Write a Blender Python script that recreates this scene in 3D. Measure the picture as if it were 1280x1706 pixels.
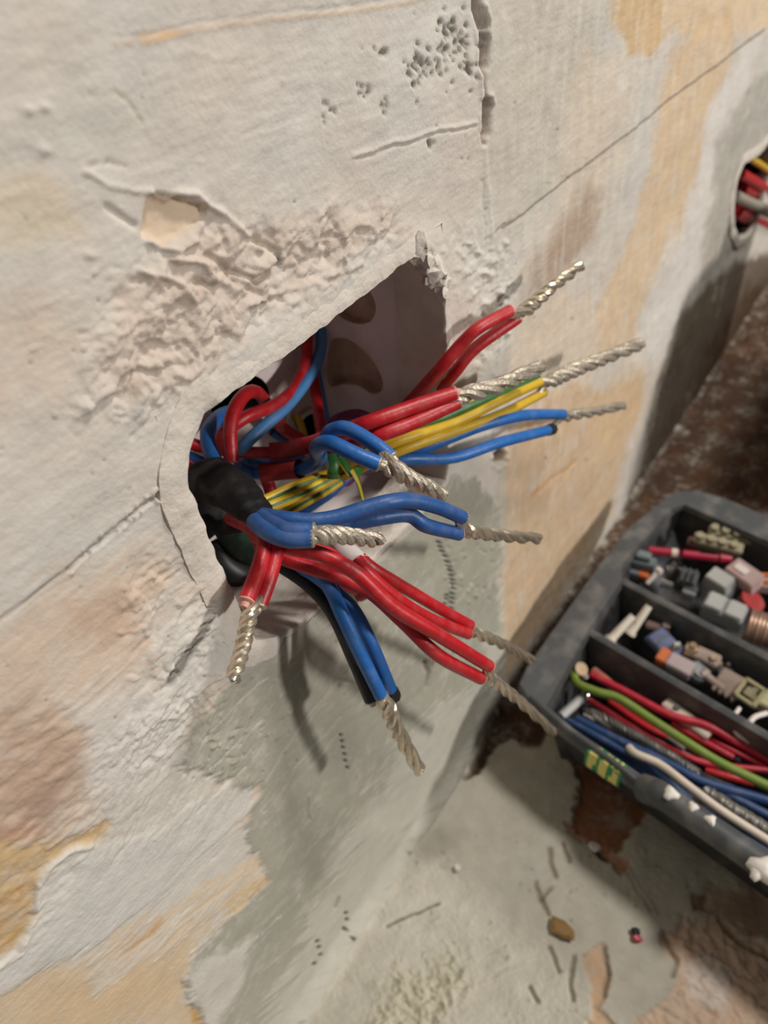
import bpy, bmesh, math, random
import numpy as np
from mathutils import Vector, Matrix
random.seed(7)
rng = np.random.default_rng(11)
for o in list(bpy.data.objects): bpy.data.objects.remove(o)
C = bpy.context.scene.collection
S = bpy.context.scene

# ------------------------------------------------------------------ camera, world, lamps, exposure
H = 0.097                      # the lens stands 97 mm from the plaster
FZ = 3.44                      # and 3.44 * H above the floor
FP = 1200.0                    # focal length in pixels of the 1280 x 1706 frame
CX = np.array([0.56879731, 0.58470435, 0.57843794])    # wall's horizontal, in lens axes (right, up, ahead)
CD = np.array([0.08348081, -0.74069736, 0.66663212])   # plumb line
CN = np.array([0.81823015, -0.33089009, -0.47011825])  # wall's outward normal
cam_d = bpy.data.cameras.new('camera'); cam = bpy.data.objects.new('camera', cam_d); C.objects.link(cam)
cam_d.sensor_fit = 'VERTICAL'; cam_d.sensor_height = 36; cam_d.lens = FP / 1706 * 36
right = Vector((CX[0], -CN[0], -CD[0])); up = Vector((CX[1], -CN[1], -CD[1])); fwd = Vector((CX[2], -CN[2], -CD[2]))
M = Matrix.Identity(4)
for i in range(3):
    M[i][0] = right[i]; M[i][1] = up[i]; M[i][2] = -fwd[i]
M.translation = Vector((0, -H, FZ * H))
cam.matrix_world = M
cam_d.clip_start = 0.005; cam_d.clip_end = 50
cam_d.dof.use_dof = True; cam_d.dof.focus_distance = 0.157; cam_d.dof.aperture_fstop = 16.0
S.camera = cam

w = bpy.data.worlds.new('world'); S.world = w; w.use_nodes = True
w.node_tree.nodes['Background'].inputs[0].default_value = (1.0, 0.95, 0.90, 1)
w.node_tree.nodes['Background'].inputs[1].default_value = 0.13

def lamp(name, x, out, y, watts, rad, col):
    d = bpy.data.lights.new(name, 'POINT'); d.energy = watts; d.shadow_soft_size = rad; d.color = col
    o = bpy.data.objects.new(name, d); C.objects.link(o); o.location = (x * H, -out * H, (y + FZ) * H); return o
lamp('work_lamp', 7.8, 20.0, 5.6, 122.0, 0.09, (1.0, 0.96, 0.91))
lamp('ceiling_lamp', 6.6, 6.5, 12.3, 74.0, 0.11, (1.0, 0.96, 0.905))
S.view_settings.view_transform = 'Standard'; S.view_settings.look = 'None'
S.view_settings.gamma = 1; S.view_settings.use_curve_mapping = False
S.view_settings.exposure = -0.22

# ------------------------------------------------------------------ geometry of the place
def W(x, y, out=0.0): return np.array([x * H, -out * H, (y + FZ) * H])
def ray(px, py):
    r = np.array([px - 640.0, 853.0 - py, FP]); return r @ CX, r @ CN, r @ CD     # along wall, out of wall, down
def at(px, py, out=0.0):                                   # point seen there, standing `out` off the wall
    a, b, c = ray(px, py); t = -(1 - out) / b; return W(a * t, -c * t, out)
def wxy(px, py):
    a, b, c = ray(px, py); t = -1 / b; return a * t, -c * t
def fl(px, py, z=0.0):                                     # point seen there, z above the floor
    a, b, c = ray(px, py); t = (FZ - z) / c; return W(a * t, -FZ + z, 1 + b * t)
def proj(x, y, out):
    p = x[..., None] * CX + (-y)[..., None] * CD + (out - 1)[..., None] * CN
    z = np.maximum(p[..., 2], 0.05); return 640 + p[..., 0] / z * FP, 853 - p[..., 1] / z * FP

def srgb(r, g=None, b=None):
    if g is None: r, g, b = r
    f = lambda c: (c / 255 / 12.92) if c / 255 <= 0.04045 else ((c / 255 + 0.055) / 1.055) ** 2.4
    return np.array([f(r), f(g), f(b)])

# ------------------------------------------------------------------ noise
PERM = rng.permutation(512)
GA = rng.uniform(0, 2 * np.pi, 512); GX, GY = np.cos(GA), np.sin(GA)
def perlin(x, y):
    xi = np.floor(x).astype(np.int64); yi = np.floor(y).astype(np.int64); xf = x - xi; yf = y - yi
    def g(ix, iy, dx, dy):
        h = PERM[(PERM[ix & 511] + iy) & 511]; return GX[h] * dx + GY[h] * dy
    u = xf * xf * xf * (xf * (xf * 6 - 15) + 10); v = yf * yf * yf * (yf * (yf * 6 - 15) + 10)
    a = g(xi, yi, xf, yf); b = g(xi + 1, yi, xf - 1, yf); c = g(xi, yi + 1, xf, yf - 1); d = g(xi + 1, yi + 1, xf - 1, yf - 1)
    return (a + u * (b - a) + v * (c + u * (d - c) - a - u * (b - a))) * 1.5
def fbm(x, y, n=4, gain=0.5):
    s = 0; a = 1
    for i in range(n): s = s + a * perlin(x * 2 ** i + 17.3 * i, y * 2 ** i + 9.1 * i); a *= gain
    return s
def ridged(x, y, n=4):
    s = 0; a = 1
    for i in range(n): s = s + a * (1 - 2 * np.abs(perlin(x * 2 ** i + 31.7 * i, y * 2 ** i + 5.3 * i))); a *= 0.5
    return s
def sstep(a, b, x):
    t = np.clip((x - a) / (b - a), 0, 1); return t * t * (3 - 2 * t)

class Field:
    """Relief and stain colour of a trowelled surface; x, y are its own coordinates."""
    def __init__(s, X, Y, PX, PY, base):
        s.X, s.Y, s.PX, s.PY = X, Y, PX, PY
        s.d = np.zeros(X.shape); s.c = np.empty(X.shape + (3,)); s.c[:] = base
        s.n1 = fbm(X * 6 + 3, Y * 6 + 8, 4); s.n2 = fbm(X * 6 + 43, Y * 6 + 28, 4)
        al = PX * .76 - PY * .65; ac = PX * .65 + PY * .76; s.sk = perlin(al / 160, ac / 11) + .6 * perlin(al / 70 + 9, ac / 4.5)
        s.f1 = fbm(X * 26, Y * 26, 3); s.f2 = fbm(X * 26 + 40, Y * 26 + 7, 3)
    def sub(s, pts, m):
        p = np.array(pts, float)
        return np.nonzero((s.PX > p[:, 0].min() - m) & (s.PX < p[:, 0].max() + m) & (s.PY > p[:, 1].min() - m) & (s.PY < p[:, 1].max() + m))
    def co(s, i, warp):
        return s.PX[i] + warp * (s.n1[i] + 0.5 * s.f1[i]), s.PY[i] + warp * (s.n2[i] + 0.5 * s.f2[i])
    def sdf(s, pts, m, warp):
        i = s.sub(pts, m + warp * 2); x, y = s.co(i, warp); p = np.array(pts, float)
        d = np.full(x.shape, 1e9); ins = np.zeros(x.shape, bool)
        for k in range(len(p)):
            a, b = p[k], p[(k + 1) % len(p)]; e = b - a
            t = np.clip(((x - a[0]) * e[0] + (y - a[1]) * e[1]) / max(e @ e, 1e-9), 0, 1)
            d = np.minimum(d, np.hypot(x - a[0] - t * e[0], y - a[1] - t * e[1]))
            cr = (a[1] > y) != (b[1] > y)
            if a[1] != b[1]: ins ^= cr & (x < (b[0] - a[0]) * (y - a[1]) / (b[1] - a[1]) + a[0])
        return i, np.where(ins, -d, d)
    def patch(s, pts, col=None, alpha=1.0, soft=6, warp=8, rise=0.0, rsoft=None, streak=0.0, mottle=0.45):
        i, d = s.sdf(pts, soft * 2 + 12, warp)
        if streak: d = d + streak * s.sk[i]
        m = 1 - sstep(-soft, soft, d); g = s.n1[i] * .6 + s.f2[i] * .5; alpha = alpha * (1 - mottle * sstep(-.1, .9, g))[..., None]
        if col is not None: s.c[i] += (srgb(col) - s.c[i]) * m[..., None] * alpha
        if rise: s.d[i] += rise * (1 - sstep(-(rsoft or soft), (rsoft or soft), d))
        return i, m
    def line(s, pts, width, rise=0.0, col=None, alpha=1.0, warp=2, kind='bump', breakup=0.0):
        i = s.sub(pts, width * 3 + warp * 2); x, y = s.co(i, warp); p = np.array(pts, float)
        d = np.full(x.shape, 1e9)
        for k in range(len(p) - 1):
            a, b = p[k], p[k + 1]; e = b - a
            t = np.clip(((x - a[0]) * e[0] + (y - a[1]) * e[1]) / (e @ e), 0, 1)
            d = np.minimum(d, np.hypot(x - a[0] - t * e[0], y - a[1] - t * e[1]))
        m = np.exp(-(d / width) ** 2)
        if breakup: m = m * np.clip(0.45 + breakup * (s.f1[i] + s.n2[i]) * 1.3, 0, 1)
        if rise: s.d[i] += rise * m
        if col is not None: s.c[i] += (srgb(col) - s.c[i]) * (np.clip(m, 0, 1) * alpha)[..., None]
    def dot(s, px, py, rx, ry, ang=0, rise=0.0, col=None, alpha=1.0, p=2):
        i = s.sub([(px - max(rx, ry) * 2, py - max(rx, ry) * 2), (px + max(rx, ry) * 2, py + max(rx, ry) * 2)], 1)
        x = s.PX[i] - px; y = s.PY[i] - py; ca, sa = math.cos(ang), math.sin(ang)
        q = ((x * ca + y * sa) / rx) ** 2 + ((y * ca - x * sa) / ry) ** 2; m = np.exp(-q ** (p / 2))
        if rise: s.d[i] += rise * m
        if col is not None: s.c[i] += (srgb(col) - s.c[i]) * (m * alpha)[..., None]
    def zone(s, pts, soft=20, warp=15):
        z = np.zeros(s.X.shape); i, d = s.sdf(pts, soft * 2, warp); z[i] = 1 - sstep(-soft, soft, d); return z

# ------------------------------------------------------------------ materials
def mat(name, col=None, rough=0.6, metal=0.0, vary=0.0, vscale=40.0, dust=None, dustamt=0.0, bump=0.0, bscale=200.0, attr=None, spec=0.5, trans=0.0, alpha=1.0):
    m = bpy.data.materials.new(name); m.use_nodes = True; nt = m.node_tree; N = nt.nodes; L = nt.links
    b = N['Principled BSDF']; b.inputs['Roughness'].default_value = rough; b.inputs['Metallic'].default_value = metal
    b.inputs['Specular IOR Level'].default_value = spec
    if trans: b.inputs['Transmission Weight'].default_value = trans
    tc = N.new('ShaderNodeTexCoord')
    def noise(sc, det=5):
        n = N.new('ShaderNodeTexNoise'); n.inputs['Scale'].default_value = sc; n.inputs['Detail'].default_value = det
        L.new(tc.outputs['Object'], n.inputs['Vector']); return n
    if attr:
        a = N.new('ShaderNodeAttribute'); a.attribute_name = attr; src = a.outputs['Color']
    else:
        a = N.new('ShaderNodeRGB'); a.outputs[0].default_value = (*srgb(col), 1); src = a.outputs[0]
    if vary:
        n = noise(vscale); r = N.new('ShaderNodeMapRange'); r.inputs[1].default_value = 0.3; r.inputs[2].default_value = 0.7
        r.inputs[3].default_value = 1 - vary; r.inputs[4].default_value = 1 + vary * 0.6; L.new(n.outputs[0], r.inputs[0])
        mx = N.new('ShaderNodeMix'); mx.data_type = 'RGBA'; mx.blend_type = 'MULTIPLY'; mx.inputs[0].default_value = 1
        L.new(src, mx.inputs[6]); L.new(r.outputs[0], mx.inputs[7]); src = mx.outputs[2]
    if dust is not None:
        n = noise(vscale * 1.7, 8); r = N.new('ShaderNodeMapRange'); r.inputs[1].default_value = 0.48; r.inputs[2].default_value = 0.75
        r.inputs[3].default_value = 0; r.inputs[4].default_value = dustamt; L.new(n.outputs[0], r.inputs[0])
        mx = N.new('ShaderNodeMix'); mx.data_type = 'RGBA'; mx.inputs[7].default_value = (*srgb(dust), 1)
        L.new(r.outputs[0], mx.inputs[0]); L.new(src, mx.inputs[6]); src = mx.outputs[2]
    L.new(src, b.inputs['Base Color'])
    if bump:
        n = noise(bscale, 6); bp = N.new('ShaderNodeBump'); bp.inputs['Strength'].default_value = bump; bp.inputs['Distance'].default_value = 0.001
        L.new(n.outputs[0], bp.inputs['Height']); L.new(bp.outputs[0], b.inputs['Normal'])
    return m
MT = {}
MT['wall'] = mat('trowelled_plaster', attr='stain', rough=0.78, vary=0.07, vscale=160, bump=0.22, bscale=900, spec=0.25)
MT['floor'] = mat('dusty_floor', attr='stain', rough=0.85, vary=0.10, vscale=120, bump=0.4, bscale=600, spec=0.2)
MT['lip'] = mat('plastered_rim', (208, 199, 188), 0.7, vary=0.10, vscale=110, bump=0.5, bscale=500, dust=(190, 172, 155), dustamt=0.4, spec=0.3)
MT['box'] = mat('white_box_plastic', (222, 210, 206), 0.5, vary=0.08, vscale=60, dust=(170, 140, 122), dustamt=0.35)
MT['hole'] = mat('bare_brick_brown', (196, 170, 150), 0.9, vary=0.25, vscale=120, bump=0.8, bscale=300)
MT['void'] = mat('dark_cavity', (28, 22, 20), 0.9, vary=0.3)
D = dict(dust=(205, 190, 180), dustamt=0.08, vary=0.08, vscale=130, bump=0.12, bscale=700)
MT['red'] = mat('red_insulation', (180, 22, 32), 0.42, **D)
MT['darkred'] = mat('dull_red_sleeve', (150, 34, 34), 0.6, **D)
MT['blue'] = mat('blue_insulation', (34, 100, 172), 0.42, **D)
MT['deepblue'] = mat('deep_blue_insulation', (34, 80, 140), 0.45, **D)
MT['paleblue'] = mat('pale_blue_insulation', (78, 138, 198), 0.45, **D)
MT['yellow'] = mat('yellow_insulation', (206, 168, 30), 0.45, **D)
MT['green'] = mat('green_stripe', (38, 98, 40), 0.45, **D)
MT['darkgreen'] = mat('dark_green_sleeve', (22, 52, 36), 0.5, **D)
MT['purple'] = mat('purple_insulation', (96, 22, 76), 0.45, **D)
MT['black'] = mat('black_tape', (20, 19, 19), 0.6, spec=.3, vary=0.2, vscale=90, dust=(120, 112, 104), dustamt=0.12, bump=0.3, bscale=300)
MT['blackwire'] = mat('black_insulation', (24, 25, 26), 0.45, dust=(140, 132, 124), dustamt=0.14)
MT['white'] = mat('white_sleeve', (215, 205, 200), 0.5, vary=0.1)
MT['tin'] = mat('tinned_copper', (214, 200, 178), 0.27, 0.8, vary=0.15, vscale=350, bump=0.12, bscale=900)
MT['tindull'] = mat('dull_tinned_copper', (186, 175, 158), 0.4, 0.6, vary=0.25, vscale=300, bump=0.5, bscale=800)
MT['tincut'] = mat('bright_cut_end', (235, 228, 215), 0.2, 0.9)
MT['palecut'] = mat('pale_cut_insulation', (206, 150, 136), 0.5)
MT['copper'] = mat('copper_strand', (206, 130, 96), 0.35, 0.9, vary=0.2, vscale=300)

# ------------------------------------------------------------------ mesh helpers
class MB:
    def __init__(s): s.v = []; s.f = []; s.m = []
    def add(s, v, f, mi=0):
        k = len(s.v); s.v += [tuple(map(float, p)) for p in v]
        s.f += [tuple(i + k for i in q) for q in f]
        s.m += list(mi) if isinstance(mi, (list, tuple)) else [mi] * len(f); return s
    def build(s, name, mats, parent=None, smooth=True, bevel=0.0):
        me = bpy.data.meshes.new(name); me.from_pydata(s.v, [], s.f)
        for q in (mats if isinstance(mats, list) else [mats]): me.materials.append(q)
        me.polygons.foreach_set('material_index', s.m)
        bm = bmesh.new(); bm.from_mesh(me); bmesh.ops.recalc_face_normals(bm, faces=bm.faces)
        if bevel: 
            es = [e for e in bm.edges if len(e.link_faces) == 2 and e.calc_face_angle(0) > 0.6]
            bmesh.ops.bevel(bm, geom=es, offset=bevel, segments=2, affect='EDGES', clamp_overlap=True)
        bm.to_mesh(me); bm.free()
        if smooth: me.polygons.foreach_set('use_smooth', [True] * len(me.polygons)); me.set_sharp_from_angle(angle=math.radians(42))
        o = bpy.data.objects.new(name, me); C.objects.link(o)
        if parent:
            bpy.context.evaluated_depsgraph_get() if False else None
            o.parent = parent; o.matrix_parent_inverse = Matrix.Translation(-Vector(parent.location)) if parent.type == 'EMPTY' else Matrix.Identity(4)
        return o
def tag(o, label, cat=None, group=None, kind=None):
    if label: o['label'] = label
    if cat: o['category'] = cat
    if group: o['group'] = group
    if kind: o['kind'] = kind
    return o
def thing(name, loc, label, cat, group=None):
    o = bpy.data.objects.new(name, None); C.objects.link(o); o.location = tuple(map(float, loc)); o.empty_display_size = 0.01
    return tag(o, label, cat, group)

def spline(pts, n=8):
    p = [np.array(q, float) for q in pts]
    if len(p) == 2: return [p[0] + (p[1] - p[0]) * t for t in np.linspace(0, 1, n + 1)]
    p = [2 * p[0] - p[1]] + p + [2 * p[-1] - p[-2]]; out = []
    for k in range(1, len(p) - 2):
        a, b, c, d = p[k - 1:k + 3]
        for t in np.linspace(0, 1, n, endpoint=False):
            out.append(0.5 * (2 * b + (c - a) * t + (2 * a - 5 * b + 4 * c - d) * t * t + (3 * b - a - 3 * c + d) * t ** 3))
    out.append(p[-2]); return out
def frames(P):
    P = np.array(P); T = np.gradient(P, axis=0); T /= np.linalg.norm(T, axis=1)[:, None] + 1e-12
    u = np.cross(T[0], [0.3, 0.2, 0.93]); u /= np.linalg.norm(u); U = [u]
    for k in range(1, len(P)):
        u = U[-1] - T[k] * (U[-1] @ T[k]); U.append(u / np.linalg.norm(u))
    U = np.array(U); return P, T, U, np.cross(T, U)
def tube(mb, path, r, seg=12, mi=0, cap=True, stripe=None, twist=0.0, flat=1.0):
    P, T, U, V = frames(path); n = len(P); r = np.broadcast_to(r, (n,)) if np.ndim(r) == 0 else np.interp(np.linspace(0, 1, n), np.linspace(0, 1, len(r)), r)
    v = []; f = []; ms = []
    for k in range(n):
        for j in range(seg):
            a = 2 * math.pi * j / seg + twist * k; v.append(P[k] + r[k] * (math.cos(a) * U[k] + flat * math.sin(a) * V[k]))
    for k in range(n - 1):
        for j in range(seg):
            f.append((k * seg + j, k * seg + (j + 1) % seg, (k + 1) * seg + (j + 1) % seg, (k + 1) * seg + j))
            ms.append((stripe[j % len(stripe)] if stripe else mi))
    if cap:
        f.append(tuple(range(seg))[::-1]); f.append(tuple(range((n - 1) * seg, n * seg))); ms += [mi, mi]
    mb.add(v, f, ms); return mb
def twisted(path, ns, rs, off, turns, starts=None, mi=0, seg=8, blob=0.0):
    """bare conductors wound round each other; each begins inside its own insulation"""
    P, T, U, V = frames(spline(path, 40)); n = len(P); mb = MB(); ends = []
    for k in range(ns):
        q = []
        for i in range(n):
            t = i / (n - 1); a = 2 * math.pi * (k / ns + turns * t) + 0.25 * math.sin(9 * t + k)
            o = off * (1 + 0.10 * math.sin(23 * t + 2 * k)) * (1 - 0.12 * t)
            p = P[i] + o * (math.cos(a) * U[i] + math.sin(a) * V[i])
            if starts is not None and t < 0.14:
                s0 = np.array(starts[k % len(starts)]); b = sstep(0, 1, t / 0.14); p = s0 + (p - s0) * b + (P[i] - P[0]) * (1 - b) * 0.6
            q.append(p)
        tube(mb, q, [rs * 0.9, rs * (1 + blob), rs * (1 + blob * .4), rs, rs, rs * 0.97], seg, mi); ends.append(q[-1])
    return mb, P[-1], T[-1]

# ------------------------------------------------------------------ the wall
def grid_object(name, V, keep, col, material):
    ny, nx = keep.shape[0] + 1, keep.shape[1] + 1
    idx = np.arange(ny * nx).reshape(ny, nx)
    q = np.stack([idx[:-1, :-1], idx[1:, :-1], idx[1:, 1:], idx[:-1, 1:]], -1)[keep]
    me = bpy.data.meshes.new(name); me.vertices.add(ny * nx); me.vertices.foreach_set('co', V.reshape(-1).astype(np.float32))
    me.loops.add(q.size); me.loops.foreach_set('vertex_index', q.reshape(-1).astype(np.int32))
    me.polygons.add(len(q)); me.polygons.foreach_set('loop_start', np.arange(0, q.size, 4, dtype=np.int32))
    me.update(calc_edges=True); me.polygons.foreach_set('use_smooth', np.ones(len(q), bool))
    a = me.attributes.new('stain', 'FLOAT_COLOR', 'POINT')
    a.data.foreach_set('color', np.concatenate([np.clip(col, 0, 1), np.ones(col.shape[:2] + (1,))], -1).reshape(-1).astype(np.float32))
    me.materials.append(material); me.validate()
    o = bpy.data.objects.new(name, me); C.objects.link(o); return o
def steps(a, b, f):
    o = [a]
    while o[-1] < b: o.append(o[-1] + f(o[-1]))
    return np.array(o)

HOLE = [(338, 688), (425, 625), (560, 527), (685, 428), (704, 434), (722, 452), (736, 475), (738, 560), (739, 650), (742, 770), (738, 798),
        (700, 845), (640, 905), (570, 968), (500, 1030), (455, 1060), (425, 1066), (402, 1025), (380, 972), (345, 890), (315, 815), (309, 780), (322, 724)]
H2R = [(5.95, -1.62), (6.1, -1.70), (6.15, -1.9), (6.1, -2.2), (5.95, -2.3)]
HOLE2 = [(1226, 300), (1236, 275), (1262, 260), (1330, 215), (1470, 150), (1500, 330), (1400, 430), (1262, 408), (1232, 398), (1222, 375), (1221, 340)]
hw = np.array([wxy(*p) for p in HOLE])
xs = steps(-0.42, 10.5, lambda x: 0.0030 * math.exp(0.42 * max(x, 0)))
ys = -steps(-1.6, 3.46, lambda y: 0.0046 if y > -.2 else 0.02)
X, Y = np.meshgrid(xs, ys)
PX, PY = proj(X, Y, np.zeros_like(X))
F = Field(X, Y, PX, PY, srgb(202, 197, 188))
f = F
# base tone of the skim coat
m = sstep(-0.5, 0.7, fbm(X * 2.2 + 5, Y * 2.6, 4)); f.c += (srgb(204, 191, 179) - f.c) * (m * 0.6)[..., None]
m = sstep(0.1, 0.9, fbm(X * 1.6 + 50, Y * 7 + 20, 4)); f.c += (srgb(197, 193, 182) - f.c) * (m * 0.6)[..., None]
# large stains and coats, lowest first
f.patch([(-20, 285), (60, 283), (120, 325), (150, 390), (90, 405), (-20, 420)], (208, 192, 166), 0.7, 28, 16)
f.patch([(-20, 480), (60, 500), (130, 560), (90, 660), (-20, 720)], (206, 184, 164), 0.6, 40, 22)
f.patch([(150, 640), (190, 470), (300, 410), (350, 350), (420, 375), (520, 345), (640, 330), (670, 370), (560, 450), (420, 540), (330, 620), (220, 680)], (200, 182, 167), 0.65, 26, 18)
f.patch([(-30, 1050), (120, 950), (270, 915), (300, 960), (250, 1060), (240, 1130), (170, 1200), (150, 1330), (60, 1430), (-30, 1440)], (206, 182, 160), 0.75, 40, 22, streak=30)
f.patch([(110, 1000), (190, 975), (250, 990), (230, 1050), (170, 1080), (120, 1060)], (184, 148, 122), 0.40, 26, 16, streak=14)
f.patch([(-20, 1220), (70, 1170), (140, 1200), (120, 1290), (60, 1370), (-20, 1400)], (172, 138, 114), 0.6, 34, 22, streak=26)
f.patch([(30, 1330), (110, 1265), (160, 1280), (90, 1370), (30, 1390)], (150, 126, 110), 0.5, 20, 14, streak=16)
f.patch([(-20, 1385), (60, 1372), (70, 1390), (-20, 1420)], (168, 118, 88), 0.5, 12, 10, streak=8)
f.patch([(-20, 1408), (40, 1402), (100, 1390), (165, 1362), (184, 1372), (128, 1420), (86, 1500), (52, 1560), (0, 1602), (-20, 1610)], (192, 163, 120), 0.95, 8, 10, -0.004, streak=9)
f.patch([(-20, 1500), (30, 1480), (50, 1520), (10, 1590), (-20, 1600)], (184, 144, 86), 0.6, 14, 12, streak=14)
f.patch([(30, 1478), (62, 1462), (66, 1476), (40, 1490)], (178, 126, 52), 0.8, 5, 6)
f.patch([(-30, 1650), (60, 1605), (140, 1600), (262, 1532), (350, 1470), (440, 1420), (452, 1440), (318, 1585), (320, 1650), (350, 1730), (-30, 1730)], (207, 184, 153), 0.9, 14, 14, streak=18)
f.patch([(60, 1650), (260, 1600), (300, 1640), (200, 1730), (40, 1730)], (205, 176, 138), 0.5, 30, 20, streak=20)
f.patch([(180, 1600), (270, 1530), (276, 1542), (218, 1592)], (190, 142, 74), 0.8, 8, 8, streak=9)
f.patch([(312, 1680), (345, 1665), (352, 1720), (325, 1725)], (196, 152, 80), 0.8, 7, 8, streak=6)
f.patch([(330, 1330), (380, 1290), (425, 1300), (420, 1360), (380, 1370)], (206, 180, 152), 0.8, 14, 12, streak=10)
f.patch([(355, 1120), (400, 1150), (380, 1190), (330, 1240), (300, 1230)], (206, 188, 166), 0.6, 14, 10, streak=10)
f.patch([(410, 1480), (440, 1462), (442, 1470), (390, 1530), (360, 1560), (380, 1510)], (206, 172, 118), 0.8, 9, 8, streak=8)
# white trowel swoops laid over the ochre
f.patch([(117, 1408), (160, 1402), (250, 1388), (330, 1330), (426, 1290), (412, 1352), (330, 1440), (232, 1520), (120, 1592), (30, 1640), (-30, 1668), (-30, 1622), (30, 1590), (54, 1530), (62, 1470), (86, 1430)], (204, 200, 192), 0.95, 5, 5, 0.004, 7, streak=7, mottle=.15)
f.line([(150, 1402), (117, 1410), (86, 1432), (64, 1470), (56, 1530), (32, 1588), (-20, 1620)], 5, 0.007, (212, 207, 198), 0.7, warp=3)
f.patch([(150, 1602), (240, 1560), (420, 1450), (400, 1480), (250, 1590), (150, 1660)], (204, 194, 180), 0.85, 10, 10, 0.002, streak=16)
f.patch([(120, 1170), (230, 1130), (300, 1180), (260, 1290), (200, 1370), (150, 1300)], (206, 200, 192), 0.8, 24, 20, 0.004, streak=22)
f.patch([(170, 1330), (300, 1250), (420, 1290), (330, 1350), (200, 1400)], (200, 195, 184), 0.7, 16, 14, streak=16)
# right of the seam
f.patch([(806, -20), (1000, -20), (990, 120), (960, 300), (880, 360), (835, 430), (806, 300)], (194, 186, 172), 0.75, 22, 14)
f.patch([(960, 80), (1060, 90), (1040, 260), (980, 420), (860, 470), (930, 330)], (210, 194, 174), 0.7, 26, 16)
f.patch([(840, 640), (860, 520), (960, 470), (1010, 540), (1000, 660), (900, 700)], (214, 194, 170), 0.7, 26, 16)
f.patch([(1004, -20), (1112, -20), (1106, 55), (1082, 94), (1050, 86), (1020, 40)], (206, 174, 130), 0.9, 9, 7)
f.patch([(1100, -20), (1300, -20), (1300, 40), (1240, 60), (1180, 60), (1110, 60)], (216, 190, 156), 0.9, 12, 10)
f.patch([(1215, 20), (1226, 60), (1200, 150), (1160, 300), (1140, 400), (1085, 478), (1062, 560), (1020, 590), (1000, 600), (992, 520), (1040, 420), (1080, 300), (1100, 180), (1120, 90), (1180, 20)], (212, 184, 148), 0.85, 9, 8, -0.003)
f.patch([(833, 850), (848, 720), (900, 660), (960, 640), (1010, 655), (1072, 618), (1066, 690), (1040, 765), (1015, 860), (985, 920), (880, 1080), (838, 1140), (836, 1000)], (203, 174, 140), 0.9, 10, 8)
f.patch([(1000, 660), (1070, 560), (1100, 600), (1070, 700), (1000, 780), (985, 720)], (214, 182, 140), 0.5, 18, 12)
f.patch([(1088, 460), (1150, 330), (1180, 340), (1130, 480), (1080, 620), (1050, 600)], (214, 207, 198), 0.8, 10, 8)
f.patch([(1180, 180), (1235, 85), (1266, 66), (1236, 190), (1190, 300), (1170, 420), (1130, 520), (1085, 640), (1078, 560), (1120, 460), (1160, 320)], (214, 208, 200), 0.9, 9, 7, mottle=.15)
f.patch([(985, 308), (1002, 330), (986, 400), (950, 450), (905, 485), (870, 500), (886, 440), (930, 380), (958, 330)], (156, 130, 108), 0.72, 22, 8, streak=4, mottle=.25)
f.patch([(1196, 235), (1242, 150), (1310, 90), (1310, 300), (1226, 300), (1222, 420), (1170, 480), (1185, 330)], (168, 163, 152), 0.9, 8, 6)  # grey round the far box, its shading put into the plaster colour
f.patch([(1700, 330), (1310, 410), (1222, 440), (1180, 470), (1138, 520), (1108, 610), (1080, 720), (1064, 800), (1030, 880), (900, 1110), (1310, 1300), (1700, 900)], (98, 84, 68), 0.95, 9, 6, mottle=0.1)  # edge of the far shadow, painted into the plaster as a grey-brown strip
f.patch([(1700, 380), (1310, 450), (1240, 480), (1190, 560), (1160, 640), (1110, 740), (1080, 800), (1040, 880), (900, 1110), (1310, 1300), (1700, 900)], (66, 46, 29), 0.95, 22, 14, mottle=0.1)  # brown plaster, darkened so its colour carries the shade too
# fresh grey plaster below the box
GREY = [(742, 790), (800, 800), (832, 850), (836, 1060), (806, 1230), (700, 1390), (480, 1740), (350, 1740), (306, 1625), (326, 1585), (440, 1462), (408, 1400), (424, 1310), (360, 1300), (300, 1268), (325, 1200), (432, 1085), (560, 968), (690, 860)]
f.patch(GREY, (160, 157, 143), 0.95, 6, 9, 0.006, 8, 6)
f.patch([(600, 1330), (720, 1180), (806, 1130), (800, 1240), (640, 1480), (540, 1640), (470, 1740), (420, 1740)], (190, 186, 174), 0.8, 16, 10, 0.002, 10, streak=34)
f.patch([(560, 1200), (690, 1180), (620, 1330), (520, 1500), (450, 1560), (470, 1400)], (150, 147, 133), 0.5, 26, 14, streak=26)
f.patch([(620, 880), (700, 860), (560, 1010), (480, 1100), (450, 1090)], (192, 188, 176), 0.7, 8, 8, 0.002, streak=14)
f.patch([(690, 850), (830, 850), (832, 960), (740, 1010), (640, 950)], (160, 157, 142), 0.7, 20, 14)
f.patch([(806, 1060), (838, 1060), (820, 1180), (800, 1230), (790, 1200)], (200, 196, 184), 0.8, 7, 6, 0.004)
f.patch([(306, 1625), (345, 1590), (420, 1560), (400, 1640), (350, 1740), (330, 1690)], (206, 200, 190), 0.85, 10, 8, 0.006)
f.patch([(832, 780), (846, 760), (848, 830), (835, 1080), (826, 1060), (830, 900)], (186, 182, 166), 0.8, 5, 6, 0.003)
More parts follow.
